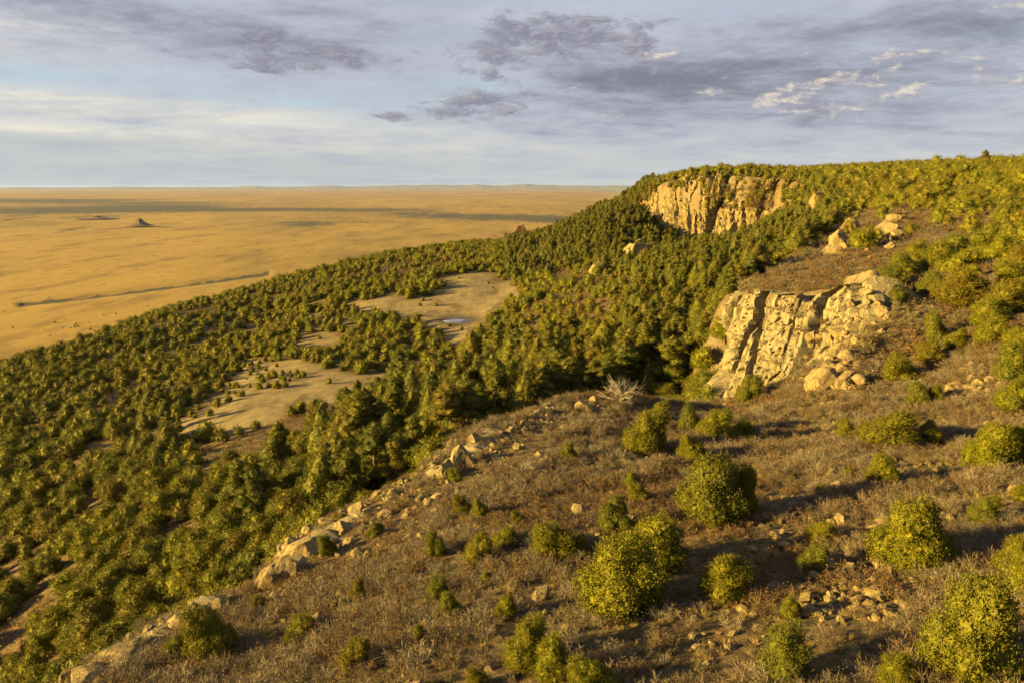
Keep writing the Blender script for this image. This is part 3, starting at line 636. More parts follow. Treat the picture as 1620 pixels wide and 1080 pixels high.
def lobes_dome(r):
    """a few big overlapping boughs: lower ring, middle ring, leader"""
    out = []; lean = r.normal(0, .07, 2); a0 = r.uniform(0, 6.28); n = int(r.integers(5, 8))
    for i in range(n):
        a = a0 + i * 6.283 / n + r.uniform(-.35, .35); rad = r.uniform(.15, .235); R = r.uniform(.72, 1.06) * (.5 - rad); out.append((R * math.cos(a), R * math.sin(a), r.uniform(.20, .36), rad, rad))
    n = int(r.integers(4, 6)); a0 = r.uniform(0, 6.28)
    for i in range(n):
        a = a0 + i * 6.283 / n + r.uniform(-.4, .4); rad = r.uniform(.13, .205); R = r.uniform(.12, .27); z = r.uniform(.46, .66); out.append((R * math.cos(a) + lean[0], R * math.sin(a) + lean[1], z, rad, rad))
    for i in range(int(r.integers(1, 4))):
        rad = r.uniform(.15, .21); out.append((r.normal(0, .10) + lean[0] * 1.3, r.normal(0, .10) + lean[1] * 1.3, .94 - rad - r.uniform(0, .1) * (i > 0), rad, rad))
    out.append((lean[0] * .5, lean[1] * .5, .42, .26, .26)); return out
def lobes_envelope(r, n, conic):
    """clumps over the skin of an uneven crown envelope, plus filler clumps inside"""
    out = []; ph = r.uniform(0, 6.28, 6); tilt = r.normal(0, .06, 2); zc = r.uniform(.30, .42)
    for i in range(n):
        z = .06 + .90 * ((i + r.random()) / n) ** (1.15 if conic else .92); a = i * 2.39996 + r.uniform(-.4, .4)
        if conic: prof = .235 * max(.02, (1 - z)) ** .8 * (1.1 if z > .15 else .8)
        else: prof = .46 * max(.02, 1 - (max(0, z - zc) / (1 - zc)) ** 2.1) ** .62 * (1 if z > zc else .80 + .20 * z / zc)
        irr = 1 + .20 * math.sin(2 * a + ph[0] + 3 * z) + .15 * math.sin(3 * a + ph[1] - 5 * z) + .10 * math.sin(5 * a + ph[2] + 9 * z) + r.normal(0, .06)
        rad = (.030 + .16 * prof if conic else r.uniform(.060, .105) * (1.08 - .35 * z) * (1 if n < 60 else (75 / n) ** .45)); R = max(0, prof * irr - rad * .6)
        out.append((R * math.cos(a) + tilt[0] * z, R * math.sin(a) + tilt[1] * z, min(z, 1 - rad), rad, rad * (1.1 if conic else 1.3)))
    for i in range(6 if not conic else 5):
        z = r.uniform(.15, .7); a = r.uniform(0, 6.28); k = .12 if not conic else .03
        out.append((k * math.cos(a), k * math.sin(a), z, .20 if not conic else .11 * (1 - z), .18 if not conic else .10))
    return out
def lobes_pine(r, narrow):
    out = []; z = r.uniform(.18, .38)
    while z < .95:
        k = (1 - z) ** .52 * narrow * r.uniform(.55, 1.1)
        for j in range(4):
            if r.random() < .30: continue
            a = j * 1.57 + z * 17 + r.uniform(-.5, .5); R = k * r.uniform(.25, .95); rad = .05 + .36 * k * r.uniform(.6, 1.25)
            out.append((R * math.cos(a), R * math.sin(a), z - R * .12 + r.uniform(-.02, .02), rad, rad * r.uniform(.5, .85)))
        z += r.uniform(.055, .10)
    out.append((0, 0, .955, .045, .06)); out.append((0, 0, .90, .06, .06)); return out
ICO = {}
def ico(sub):
    if sub not in ICO:
        bm = bmesh.new(); bmesh.ops.create_icosphere(bm, subdivisions=sub, radius=1.0); ICO[sub] = (np.array([v.co[:] for v in bm.verts]), np.array([[v.index for v in f.verts] for f in bm.faces])); bm.free()
    return ICO[sub]
def quads(f): return np.concatenate([f, f[:, 2:]], 1) if f.shape[1] == 3 else f
def tree_meshes(kind, seed, nleaf, leaf):
    """unit tree (height 1): trunk (V, F), leafy mass (V, tris) and leaf sprays (V, quads)"""
    r = np.random.default_rng(seed)
    lob = lobes_pine(r, .30) if kind == 'ponderosa' else lobes_dome(r) if kind == 'pinyon' else lobes_envelope(r, (int(r.integers(130, 170)) if nleaf > 12000 else int(r.integers(80, 110)) if nleaf > 5000 else 48), kind == 'fir')
    L = np.array(lob)
    if kind == 'ponderosa':
        wt = L[:, 3] ** 2; n_each = np.maximum(6, (nleaf * wt / wt.sum()).astype(int)); Cs, Os = [], []; iv, if_ = ico(2 if nleaf > 5000 else 1); hv = []
        for (x, y, z, a, b), n in zip(lob, n_each):
            d = r.normal(size=(n, 3)); d[:, 2] += .2; d /= np.linalg.norm(d, axis=1)[:, None]; lump = 1 + .22 * np.sin(d[:, 0] * 7 + x * 50) * np.sin(d[:, 1] * 7 + y * 50) * np.sin(d[:, 2] * 6 + z * 30)
            Cs.append(np.array([x, y, z]) + d * lump[:, None] * r.uniform(.8, 1.08, n)[:, None] * [a, a, b]); o = d * [1 / a, 1 / a, 1 / b]; Os.append(o / np.linalg.norm(o, axis=1)[:, None])
            hv.append(np.array([x, y, z]) + iv * (.80 + .1 * r.normal(size=(len(iv), 1))) * [a, a, b])
        C, O = np.concatenate(Cs), np.concatenate(Os); mass = (np.concatenate(hv), np.concatenate([if_ + k * len(iv) for k in range(len(hv))]))
    else:
        cen = np.array([0, 0, .40]); Lc = L[:, :3] - cen; rho = L[:, 3]
        def reach(d):
            dc = d @ Lc.T; disc = rho ** 2 - ((Lc ** 2).sum(1) - dc ** 2); t_ = np.where(disc > 0, dc + np.sqrt(np.maximum(disc, 0)), .03); k_ = t_.argmax(1)
            tm = t_.max(1)
            if kind == 'fir':
                dc = dc * .84; rb = rho * 2.1; disc = rb ** 2 - ((Lc ** 2).sum(1) * .7056 - dc ** 2); tm = np.maximum(tm, np.where(disc > 0, dc + np.sqrt(np.maximum(disc, 0)), .03).max(1) * .93); amp_ = .10
            else: amp_ = .36 if nleaf > 5000 else .28
            p_ = d * tm[:, None] + seed * .37; fr = 9.0 if nleaf > 5000 else 6.5
            bm_ = np.abs(vnoise3(p_[:, 0] * fr, p_[:, 1] * fr, p_[:, 2] * fr, seed) * 2 - 1) * .65 + np.abs(vnoise3(p_[:, 0] * fr * 2.3, p_[:, 1] * fr * 2.3, p_[:, 2] * fr * 2.3, seed + 1) * 2 - 1) * .35
            return tm * (1 + amp_ * (bm_ - .42)), k_
        iv, if_ = ico(5 if nleaf > 12000 else 4 if nleaf > 5000 else 3); rr, _ = reach(iv); hull = cen + iv * rr[:, None]
        hull[:, 2] = np.maximum(hull[:, 2], .01); A_, B_, C_ = hull[if_[:, 0]], hull[if_[:, 1]], hull[if_[:, 2]]; fn = np.cross(B_ - A_, C_ - A_); ar = np.linalg.norm(fn, axis=1) + 1e-9; fn /= ar[:, None]
        hp = cen + (hull - cen) * (.90 if nleaf > 5000 else .88); hp += r.normal(size=hp.shape) * leaf * .3; hp[:, 2] = np.maximum(hp[:, 2], .01); mass = (hp, if_)
        nt = nleaf // 11; k_ = r.choice(len(if_), nt, p=ar / ar.sum()); b1, b2 = r.random(nt), r.random(nt); fl = b1 + b2 > 1; b1, b2 = np.where(fl, 1 - b1, b1)[:, None], np.where(fl, 1 - b2, b2)[:, None]
        tc = A_[k_] + (B_ - A_)[k_] * b1 + (C_ - A_)[k_] * b2; d = tc - cen; d /= np.linalg.norm(d, axis=1)[:, None] + 1e-9; tc = cen + (tc - cen) * r.uniform(.93, 1.01, nt)[:, None]
        to = fn[k_] + d * .35 + [0, 0, .2]; to /= np.linalg.norm(to, axis=1)[:, None] + 1e-9
        i_ = r.integers(0, nt, nleaf); out_h = r.uniform(0, 1.9, nleaf) * leaf * np.where(r.random(nt) < .33, r.uniform(1.5, 2.8, nt), 1.0)[i_]; C = tc[i_] + to[i_] * out_h[:, None] + r.normal(size=(nleaf, 3)) * leaf * .55
        O = to[i_] + r.normal(size=(nleaf, 3)) * .35; O /= np.linalg.norm(O, axis=1)[:, None]
    C[:, 2] = np.maximum(C[:, 2], .012); D = O * .55 + [0, 0, .6] + r.normal(size=C.shape) * .5
    crown = leaves(C, D, leaf * r.uniform(.6, 1.5, len(C)), .38, r, O)
    top = .62 if kind == 'pinyon' else .95; zs = np.linspace(-.05, top, 6); base = .035 if kind == 'pinyon' else .021
    parts = [tube(np.stack([.012 * np.sin(zs * 7 + seed), .012 * np.cos(zs * 5 + seed), zs], 1), base * (1 - .85 * (zs + .05) / (top + .05)), 6)]
    for (x, y, z, a, b) in lob[::{'pinyon': 1, 'fir': 9}.get(kind, 2)]:
        z0 = min(max(.06, z - (.28 if kind == 'pinyon' else .03) * r.uniform(.6, 1)), top); e = 1.0 if kind == 'pinyon' else .85
        parts.append(tube([(0, 0, z0), (x * .45, y * .45, (z0 + z) / 2 + .01), (x * e, y * e, z)], [base * .4, base * .28, base * .1], 4))
    return join(parts), mass, crown
LEAFM = {'pinyon': M_PINYON, 'ponderosa': M_PINE, 'fir': M_PINE}
def proto_pair(kind, seed, nleaf, leaf):
    (tv, tf), (mv, mf), (cv, cf) = tree_meshes(kind, seed, nleaf, leaf)
    return mesh_from('trunk', tv, tf, [M_BARK], True), mesh_from('crown', np.concatenate([mv, cv]), [mf, cf + len(mv)], [LEAFM[kind]])
def proto_joined(kind, seed, nleaf, leaf):
    (tv, tf), (mv, mf), (cv, cf) = tree_meshes(kind, seed, nleaf, leaf)
    me = mesh_from('woodland_tree', np.concatenate([tv, mv, cv]), [tf, mf + len(tv), cf + len(tv) + len(mv)], [M_BARK, LEAFM[kind]], False, np.r_[np.zeros(len(tf)), np.ones(len(mf) + len(cf))]); return obj('woodland_tree', me, link=False)
NEAR = [proto_pair('pinyon', 300 + i, 27000, .024) for i in range(7)]
MID = [proto_pair('pinyon', 320 + i, 9500, .034) for i in range(6)]
MIDP = [proto_pair('ponderosa', 340 + i, 11000, .019) for i in range(6)] + [proto_pair('fir', 350 + i, 9000, .019) for i in range(3)]
FARJ = [proto_joined('pinyon', 360 + i, 2400, .048) for i in range(6)]
FARP = [proto_joined('fir', 370 + i, 1500, .034) for i in range(3)] + [proto_joined('ponderosa', 380 + i, 1900, .038) for i in range(6)]
rngt = np.random.default_rng(17)
def tree(name, pair, p, w, h, label, group=None, cat='tree', rz=None):
    rz = rngt.uniform(0, 6.28) if rz is None else rz
    e = obj(name, None, loc=(p[0], p[1], p[2] + CAMZ - .05), rot=(rngt.normal(0, .03), rngt.normal(0, .03), rz), scale=(w, w, h), label=label, cat=cat, group=group)
    e.empty_display_size = .2
    obj('trunk', pair[0], e); obj('crown', pair[1], e)
    return e

# foreground pinyons, one by one: base pixel, width, height
FG = [
    (1022, 716, 80, 76, 'dense round pinyon with a smaller one at its back, near the rim end'),
    (1042, 668, 42, 36, 'small pinyon tucked behind the dense round pinyon near the rim end'),
    (1095, 730, 50, 50, 'small round pinyon in front of the clump below the cliff foot'),
    (1129, 694, 56, 52, 'tallest pinyon of the clump below the cliff foot'),
    (1090, 684, 36, 46, 'dark pinyon at the back of the clump below the cliff foot'),
    (1174, 700, 46, 42, 'low bushy pinyon on the right end of the clump below the cliff foot'),
    (1122, 828, 112, 110, 'large open crowned pinyon on mid slope casting a long shadow'),
    (1176, 816, 46, 86, 'dark pinyon growing against the shaded side of the large open one'),
    (1144, 948, 82, 76, 'single dense pinyon right of the big overlapping pair'),
    (1029, 902, 112, 100, 'upper tree of the big overlapping pinyon pair on the near slope'),
    (971, 962, 152, 120, 'widest pinyon, with grey branches showing, lower of the overlapping pair'),
    (971, 844, 56, 62, 'pinyon just above the big overlapping pair'),
    (880, 882, 86, 64, 'broad pinyon left of the big overlapping pair'),
    (915, 882, 32, 42, 'small pinyon squeezed between the broad one and the big pair'),
    (996, 772, 26, 30, 'tiny pinyon, upper of two on the brush left of the large open pinyon'),
    (1010, 796, 40, 38, 'small pinyon, lower of two on the brush left of the large open pinyon'),
    (899, 728, 30, 32, 'lone small pinyon below the rocks near the rim end'),
    (1235, 1078, 86, 92, 'dense pinyon at the lower picture edge right of centre'),
    (873, 1084, 64, 80, 'right hand tree of the tall leaning pair at the lower edge'),
    (833, 1056, 76, 84, 'left hand tree of the tall leaning pair at the lower edge'),
    (940, 1100, 82, 66, 'round pinyon cut by the lower edge beside the leaning pair'),
    (731, 814, 32, 36, 'left of two small pinyons below the tall rim boulders'),
    (758, 822, 32, 40, 'right of two small pinyons below the tall rim boulders'),
    (689, 880, 38, 44, 'round little pinyon on the bare slope below the rim boulders'),
    (756, 890, 48, 50, 'cone shaped little pinyon in the middle of the brushy slope'),
    (800, 866, 44, 42, 'loose pinyon uphill of the cone shaped little one'),
    (820, 834, 32, 30, 'small pinyon topping the loose one on the brushy slope'),
    (693, 942, 42, 34, 'low pinyon, upper of the two left of the big pair'),
    (713, 976, 40, 44, 'round bright pinyon, lower of the two left of the big pair'),
    (767, 926, 22, 26, 'tiny pinyon between the cone shaped one and the pointed one'),
    (799, 980, 38, 46, 'pointed little pinyon left of the widest pinyon'),
    (664, 1020, 28, 36, 'slim sapling pinyon on brown brush below the round bright one'),
    (560, 1062, 48, 62, 'upright pinyon standing alone near the lower edge'),
    (472, 1014, 52, 44, 'compact pinyon alone on the brush above the lower rim ledge'),
    (567, 948, 30, 34, 'small pinyon behind the sheer faced rim block'),
    (518, 880, 34, 38, 'small pinyon on top of the pale rim slab'),
    (593, 851, 30, 28, 'tiny round pinyon above the pale rim slab'),
    (544, 827, 22, 18, 'very small shrubby pinyon at the top end of the pale rim slab'),
    (755, 1090, 42, 36, 'low pinyon cut by the lower edge left of the leaning pair'),
    (722, 758, 30, 22, 'shrubby pinyon at the foot of the tall rim boulders'),
    (335, 1046, 76, 92, 'taller dark pinyon of the pair on the lower rim'),
    (279, 1042, 40, 46, 'shorter dark pinyon of the pair on the lower rim'),
    (404, 966, 28, 26, 'small pinyon right of the flat rim boulders'),
    (1182, 636, 46, 46, 'round pinyon standing directly in front of the near cliff'),
    (1422, 604, 60, 44, 'broad pinyon above the half shaded boulders'),
    (1453, 642, 38, 36, 'left of two small pinyons below the broad one by the boulders'),
    (1482, 637, 26, 28, 'right of two small pinyons below the broad one by the boulders'),
    (1602, 606, 58, 60, 'upper of two stacked pinyons at the right picture edge'),
    (1598, 652, 52, 46, 'lower of two stacked pinyons at the right picture edge'),
    (1337, 693, 30, 32, 'small round pinyon left of the wide triple crowned one'),
    (1405, 706, 96, 60, 'wide triple crowned pinyon on the slope below the cliff foot'),
    (1473, 701, 36, 36, 'pointed young pinyon right of the wide triple crowned one'),
    (1558, 744, 72, 78, 'bulky golden pinyon toward the right picture edge'),
    (1590, 736, 46, 60, 'shaded pinyon behind the bulky golden one'),
    (1614, 728, 44, 48, 'pinyon cut by the right edge beside the bulky golden one'),
    (1397, 770, 52, 50, 'round pinyon alone below the wide triple crowned one'),
    (1344, 758, 22, 22, 'tiny pinyon left of the lone round one'),
    (1298, 781, 20, 16, 'tiniest green tuft of pinyon in the big tree shadow'),
    (1438, 897, 116, 112, 'large spreading pinyon with thin crown on the right slope'),
    (1558, 823, 46, 38, 'dark low pinyon in shade uphill of the large spreading one'),
    (1301, 860, 52, 42, 'upper small pinyon left of the large spreading one'),
    (1284, 906, 46, 50, 'lower small pinyon left of the large spreading one'),
    (1385, 889, 34, 28, 'little pinyon at the foot of the large spreading one'),
    (1600, 917, 62, 68, 'pinyon by the right edge level with the rubble patch'),
    (1617, 947, 44, 62, 'pinyon in the right edge, lower of the two level with the rubble'),
    (1530, 1074, 142, 152, 'very large dense pinyon in the lower right'),
    (1250, 977, 36, 36, 'small pinyon at the left end of the rubble patch'),
    (1415, 1092, 64, 50, 'pinyon top cut by the lower edge left of the very large one'),
    (1616, 792, 30, 24, 'low pinyon cut by the right edge above the rubble'),
    (1347, 547, 36, 26, 'shrubby pinyon on the boulder jumble of the cliff'),
    (1478, 546, 32, 50, 'slim tall pinyon above the broad one by the boulders'),
    (1562, 547, 44, 38, 'round pinyon on grey brush near the right edge'),
    (1510, 553, 36, 32, 'small pinyon right of the slim tall one'),
    (1470, 577, 46, 36, 'pinyon at the foot of the slim tall one'),
    (1612, 567, 52, 42, 'pinyon at the right edge above the stacked two'),
    (1410, 452, 52, 32, 'dark shrubby pinyon beside the perched square block'),
    (1419, 476, 32, 26, 'low pinyon below the perched square block'),
    (1520, 486, 84, 62, 'biggest pinyon of the grove right of the perched block'),
    (1562, 522, 62, 44, 'pinyon on the lower side of the grove right of the perched block'),
    (1585, 500, 66, 52, 'pinyon at the right of the grove near the picture edge'),
    (1470, 470, 50, 40, 'pinyon at the left of the grove right of the perched block'),
    (1604, 462, 60, 44, 'pinyon at the upper right of the grove by the picture edge'),
]
FG_HIT = cast([r[0] for r in FG], [r[1] for r in FG])
for (u, v, w, h, lab), p in zip(FG, FG_HIT):
    dist = np.linalg.norm(p); k = dist / F
    tree('pinyon_pine', NEAR[rngt.integers(len(NEAR))], p, w * k * .94, h * k * .97, lab, 'pinyons on the near mesa slope')

p = at(1556, 272, 440); p[2] = land(p[0], p[1])
tree('tall_pine', MIDP[0], p, 15.0, 11.5, 'tallest tree rising above the mesa skyline near the right', None)
# woodland: where trees may stand
def candidates(x0, x1, y0, y1, step, seed):
    r = np.random.default_rng(seed); gx, gy = np.meshgrid(np.arange(x0, x1, step), np.arange(y0, y1, step))
    x = (gx + r.uniform(-.5, .5, gx.shape) * step).ravel(); y = (gy + r.uniform(-.5, .5, gy.shape) * step).ravel()
    k = (np.abs(x) < y * .80 + 30); x, y = x[k], y[k]; z, s = land(x, y, True); u, v, _ = project(x, y, z)
    return x, y, z, s, u, v, r
x, y, z, s, u, v, r = candidates(-520, 720, 70, 900, 4.3, 51)
dE, _ = line_dist(x, y, EDGE); up = in_poly(x, y, np.array(UPLAND)); clump = fbm2(x / 22, y / 22, 3, 81)
dens = np.where(s < 0, .80 + .7 * clump, 0.0)
IN = lambda poly, a, b: in_poly(u, v, np.array(poly)) & (y > a) & (y < b)
md = meadow_mask(x, y, u, v)
dens = np.where((s < 0) & (y > 380) & (u < 560), .66 + .9 * clump, dens)
dens = np.where(IN(BRUSH_A, 200, 520), .34 + .4 * clump, dens)
dens = np.where(IN(BRUSH_B, 150, 330), .04 + .12 * clump, dens)
dens = np.where(IN(BRUSH_C, 420, 800), .42 + .6 * clump, dens)
dens = np.where(in_poly(u, v, np.array([(540, 625), (640, 598), (760, 575), (760, 630), (640, 660), (560, 660)])) & (s < 0) & (y > 180), .34, dens)
dens = np.where(md > .25, .022, dens)
dens = np.where((md > .25) & in_poly(u, v, np.array([(375, 612), (395, 592), (485, 588), (490, 604), (440, 622)])), .6, dens)
dens = np.where((md > .25) & in_poly(u, v, np.array([(240, 665), (330, 640), (366, 590), (380, 570), (450, 568), (420, 600), (360, 645), (300, 672)])), .42, dens)
mesa = s >= 0
dens = np.where(mesa & (y > 120), .62 + .6 * clump, dens)
dens = np.where(mesa & (y > 300), .62 + .4 * clump, dens)
dens = np.where(mesa & in_poly(u, v, np.array(BRUSH_D)) & (y < 420), .05, dens)
dens = np.where(mesa & (v > 440) & (u < 1680), 0, dens)
dens = np.where(mesa & (u < 1420) & (v > 400), 0, dens)
dens = np.where((s > -4) & (y < 175) & ~mesa, 0, dens)
dens = np.where((~mesa) & (y < 142) & (u > 1085), 0, dens)                                   # alcove below the near cliff
fc_d, _ = line_dist(x, y, [t[:2] for t in far_base]); dens = np.where((fc_d < 6) & ~mesa, .35, dens)
fc_t = in_poly(u, v, np.array([(1040, 300), (1060, 286), (1140, 284), (1235, 288), (1232, 345), (1180, 392), (1090, 388), (1045, 335)])); dens = np.where(fc_t & (y > 560) & (s < 6), .0, dens)
dens = np.where(up | (dE < 25), dens, 0)
dens = np.where(np.hypot(x - POND[0], y - POND[1]) < 16, 0, dens)
keep = r.random(len(x)) < dens
x, y, z, s, u, v = (a[keep] for a in (x, y, z, s, u, v)); n = len(x)
# which are tall pines
tall = np.zeros(n)
tall = np.where((s < 0) & (y > 170) & (u > 940) & ~in_poly(u, v, np.array(BRUSH_A)), .66, tall)
tall = np.where((s < 0) & (u > 800) & (y > 480), .7, tall)
tall = np.where((s < 0) & in_poly(u, v, np.array([(500, 720), (600, 600), (760, 560), (960, 560), (1100, 620), (1000, 650), (800, 700), (640, 780), (540, 800)])), .48, tall)
tall = np.where((s < 0) & in_poly(u, v, np.array([(320, 860), (400, 760), (540, 700), (640, 770), (480, 880)])), .30, tall)
tall = np.where((s < 0) & in_poly(u, v, np.array([(150, 720), (230, 640), (330, 690), (250, 760)])), .25, tall)
tall = np.where((s < 0) & (u < 770) & (v < 632), tall * .25, tall); is_tall = r.random(n) < tall
deep = in_poly(u, v, np.array([(500, 720), (600, 600), (760, 560), (960, 560), (1100, 640), (800, 720), (640, 800), (320, 900), (400, 760)]))
H = np.where(is_tall, np.where(deep, r.uniform(9, 15.5, n), r.uniform(5.5, 10.5, n)), np.clip(r.normal(4.0, 1.15, n), 1.6, 7.0))
H = np.where(~is_tall & (s < 0) & (v > 700), H * 1.18, H); H = np.where((s > 0) & (y > 300), H * 1.15 * r.uniform(.8, 1.25, n), H)
H = np.where(~is_tall & (md[keep] > .25), H * .55, H)
W = np.where(is_tall, H * r.uniform(.95, 1.4, n), H * r.uniform(.95, 1.3, n))
print('woodland trees', n, is_tall.sum())
# the largest ones the photograph shows stand as trees of their own
fw = y * CP - z * SP; pxh = H * F / fw
def seen(i):
    """share of the sight line to the upper crown that clears the land"""
    t = np.linspace(.25, .985, 70)[None]; X, Y = x[i][:, None] * t, y[i][:, None] * t; Zt = (z[i] + H[i] * .7)[:, None] * t
    return (land(X, Y) < Zt).all(1)
inside = (u > -10) & (u < 1630) & (v - pxh < 1080) & (v > 200)
own = np.zeros(n, bool)
for flag, quota in ((True, 290), (False, 300 - len(FG))):
    idx = np.where((is_tall == flag) & inside)[0]; idx = idx[np.argsort(-pxh[idx])][:1500]; idx = idx[seen(idx)]; own[idx[:quota]] = True
def zone(i):
    """where it stands, told by things one can find in the picture"""
    uu, vv = u[i], v[i]
    if s[i] > 0:
        if vv > 400: return 'in the grove near the right edge above the brushy slope'
        return 'beside the stony streak on the mesa' if uu < 1500 else 'on the mesa near the right picture edge'
    if uu > 930 and vv < 665:
        if uu > 1045 and vv > 520: return 'close against the left side of the near cliff'
        if vv > 545: return 'behind the gnarled dead juniper at the rim end'
        if vv < 430: return 'just under the far cliff'
        return 'midway up the slope between the two cliffs' if uu > 1060 else 'on the slope below the big forest crag'
    if uu >= 500:
        if vv < 590: return 'between the pond clearing and the ravine'
        if uu > 830: return 'on the rusty brush right of the ravine'
        if uu > 700 and vv < 670: return 'around the tall bleached dead pine'
        if uu > 600: return 'behind the two tall rim boulders'
        return 'in the ravine above the pale rim slab'
    if vv > 960 and uu < 180: return 'in the lower left corner of the hollow'
    if vv > 880 and uu >= 180: return 'just below the lower rim ledge'
    if vv > 880: return 'in the dark bottom of the hollow by the left edge'
    if uu > 330: return 'below the sheer faced rim block' if vv > 790 else 'around the bleached dead pine left of the rim'
    if vv > 780: return 'right of the bare dirt patch at the left edge' if uu > 60 else 'beside the bare dirt patch at the left edge'
    return 'below the long lower clearing' if uu > 150 else 'by the left edge above the bare dirt patch'
for i in np.where(own)[0]:
    w_ = zone(i); c_ = 0 if pxh[i] > (78 if is_tall[i] else 52) else 1 if pxh[i] > (52 if is_tall[i] else 40) else 2
    if is_tall[i]: tree('tall_pine', MIDP[r.integers(len(MIDP))], (x[i], y[i], z[i]), W[i], H[i], ('towering broad pine ', 'tall straight pine ', 'slender dark pine ')[c_] + w_, ('towering pines ', 'tall pines ', 'slender pines ')[c_] + w_)
    else: tree('woodland_pinyon', MID[r.integers(len(MID))], (x[i], y[i], z[i]), W[i], H[i], ('large rounded pinyon ', 'middling rounded pinyon ', 'small rounded pinyon ')[c_] + w_, ('large pinyons ', 'middling pinyons ', 'small pinyons ')[c_] + w_)

# ------------------------------------------------------------------ stuff: instances on points
def scatter(name, pts, rot, scl, idx, protos, label, cat):
    c = bpy.data.collections.new(name + '_shapes')
    for k, o in enumerate(protos): o.name = '%s_shape_%02d' % (name, k); c.objects.link(o)
    me = bpy.data.meshes.new(name); me.vertices.add(len(pts)); me.vertices.foreach_set('co', np.asarray(pts, np.float32).ravel())
    for nm, a in (('rot', rot), ('scl', scl)):
        at_ = me.attributes.new(nm, 'FLOAT_VECTOR', 'POINT'); at_.data.foreach_set('vector', np.asarray(a, np.float32).ravel())
    at_ = me.attributes.new('idx', 'INT', 'POINT'); at_.data.foreach_set('value', np.asarray(idx, np.int32))
    o = obj(name, me, kind='stuff', label=label, cat=cat)
    g = bpy.data.node_groups.new(name, 'GeometryNodeTree'); g.interface.new_socket('Geometry', in_out='INPUT', socket_type='NodeSocketGeometry'); g.interface.new_socket('Geometry', in_out='OUTPUT', socket_type='NodeSocketGeometry')
    N, L = g.nodes, g.links; gi, go, ip, ci = N.new('NodeGroupInput'), N.new('NodeGroupOutput'), N.new('GeometryNodeInstanceOnPoints'), N.new('GeometryNodeCollectionInfo')
    ci.inputs[0].default_value = c; ci.inputs[1].default_value = True; ci.inputs[2].default_value = True
    L.new(gi.outputs[0], ip.inputs['Points']); L.new(ci.outputs[0], ip.inputs['Instance']); ip.inputs['Pick Instance'].default_value = True
    for nm, ty, sock in (('idx', 'INT', 'Instance Index'), ('rot', 'FLOAT_VECTOR', 'Rotation'), ('scl', 'FLOAT_VECTOR', 'Scale')):
        na = N.new('GeometryNodeInputNamedAttribute'); na.data_type = ty; na.inputs[0].default_value = nm; L.new(na.outputs[0], ip.inputs[sock])
    L.new(ip.outputs[0], go.inputs[0]); md_ = o.modifiers.new('scatter', 'NODES'); md_.node_group = g
    return o
def scatter_xyz(name, x, y, z, w, h, protos, label, cat, rr, tilt=.05):
    n = len(x); scatter(name, np.stack([x, y, z + CAMZ], 1), np.stack([rr.normal(0, tilt, n), rr.normal(0, tilt, n), rr.uniform(0, 6.28, n)], 1), np.stack([w, w, h], 1), rr.integers(0, len(protos), n), protos, label, cat)
cl_pts = []
for (u0, u1, v0, v1), cnt in (((1115, 1215, 299, 330), 34), ((1050, 1240, 280, 297), 46), ((1190, 1240, 300, 350), 18), ((1085, 1180, 376, 392), 14)):
    for _ in range(cnt):
        e_ = on_cliff(r.uniform(u0, u1), r.uniform(v0, v1), None, True)
        if e_ is not None: cl_pts.append(e_)
cl_pts = np.array(cl_pts); hc = r.uniform(2.5, 5.5, len(cl_pts))
k = ~own & ~is_tall; scatter_xyz('woodland', np.r_[x[k], cl_pts[:, 0]], np.r_[y[k], cl_pts[:, 1]], np.r_[z[k] - .05, cl_pts[:, 2] - .3], np.r_[W[k], hc * 1.1], np.r_[H[k], hc], FARJ, 'mass of distant rounded pinyon trees covering the bench and mesa top', 'woodland', r)
k = ~own & is_tall; scatter_xyz('pine_forest', x[k], y[k], z[k] - .05, W[k], H[k], FARP, 'mass of distant pointed pines covering the slopes below the cliffs', 'forest', r)

# brush, grass and stones
def twig_bush(seed, n, mat, leafmat=None, nleaf=0, ll=.10, spread=.5):
    q = np.random.default_rng(seed); a = q.uniform(0, 6.28, n); rad = q.uniform(.0, .28, n); b0 = np.stack([rad * np.cos(a), rad * np.sin(a), np.full(n, -.05)], 1)
    out = np.stack([np.cos(a) * spread * q.uniform(.2, 1, n), np.sin(a) * spread * q.uniform(.2, 1, n), q.uniform(.5, 1.05, n)], 1)
    tips = b0 + out; V, L_ = leaves(b0, out, np.linalg.norm(out, axis=1), .022, q)
    m = n * 9; i = q.integers(0, n, m); f = q.uniform(.35, .95, m)[:, None]; c = b0[i] + out[i] * f; d = out[i] * .6 + q.normal(size=(m, 3)) * .55
    parts = [(V, L_), leaves(c, d, q.uniform(.16, .36, m), .05, q)]; cnt = n + m
    mi = [np.zeros(cnt)]; mats = [mat]
    if nleaf:
        i = q.integers(0, n, nleaf); f = q.uniform(.45, 1.1, nleaf)[:, None]; c = b0[i] + out[i] * f + q.normal(size=(nleaf, 3)) * .09
        parts.append(leaves(c, q.normal(size=(nleaf, 3)) + [0, 0, .4], q.uniform(.6, 1.3, nleaf) * ll, .6, q)); mi.append(np.ones(nleaf)); mats.append(leafmat)
    v, f = join(parts); return obj('bush', mesh_from('bush', v, f, mats, False, np.concatenate(mi)), link=False)
def grass_tuft(seed, n, mat):
    q = np.random.default_rng(seed); a = q.uniform(0, 6.28, n); rad = q.uniform(0, .45, n) ; c = np.stack([rad * np.cos(a), rad * np.sin(a), np.full(n, -.03)], 1)
    d = np.stack([np.cos(a) * .5, np.sin(a) * .5, np.ones(n)], 1) + q.normal(size=(n, 3)) * .25
    v, f = leaves(c, d, q.uniform(.5, 1.0, n), .07, q); return obj('tuft', mesh_from('tuft', v, f, [mat]), link=False)
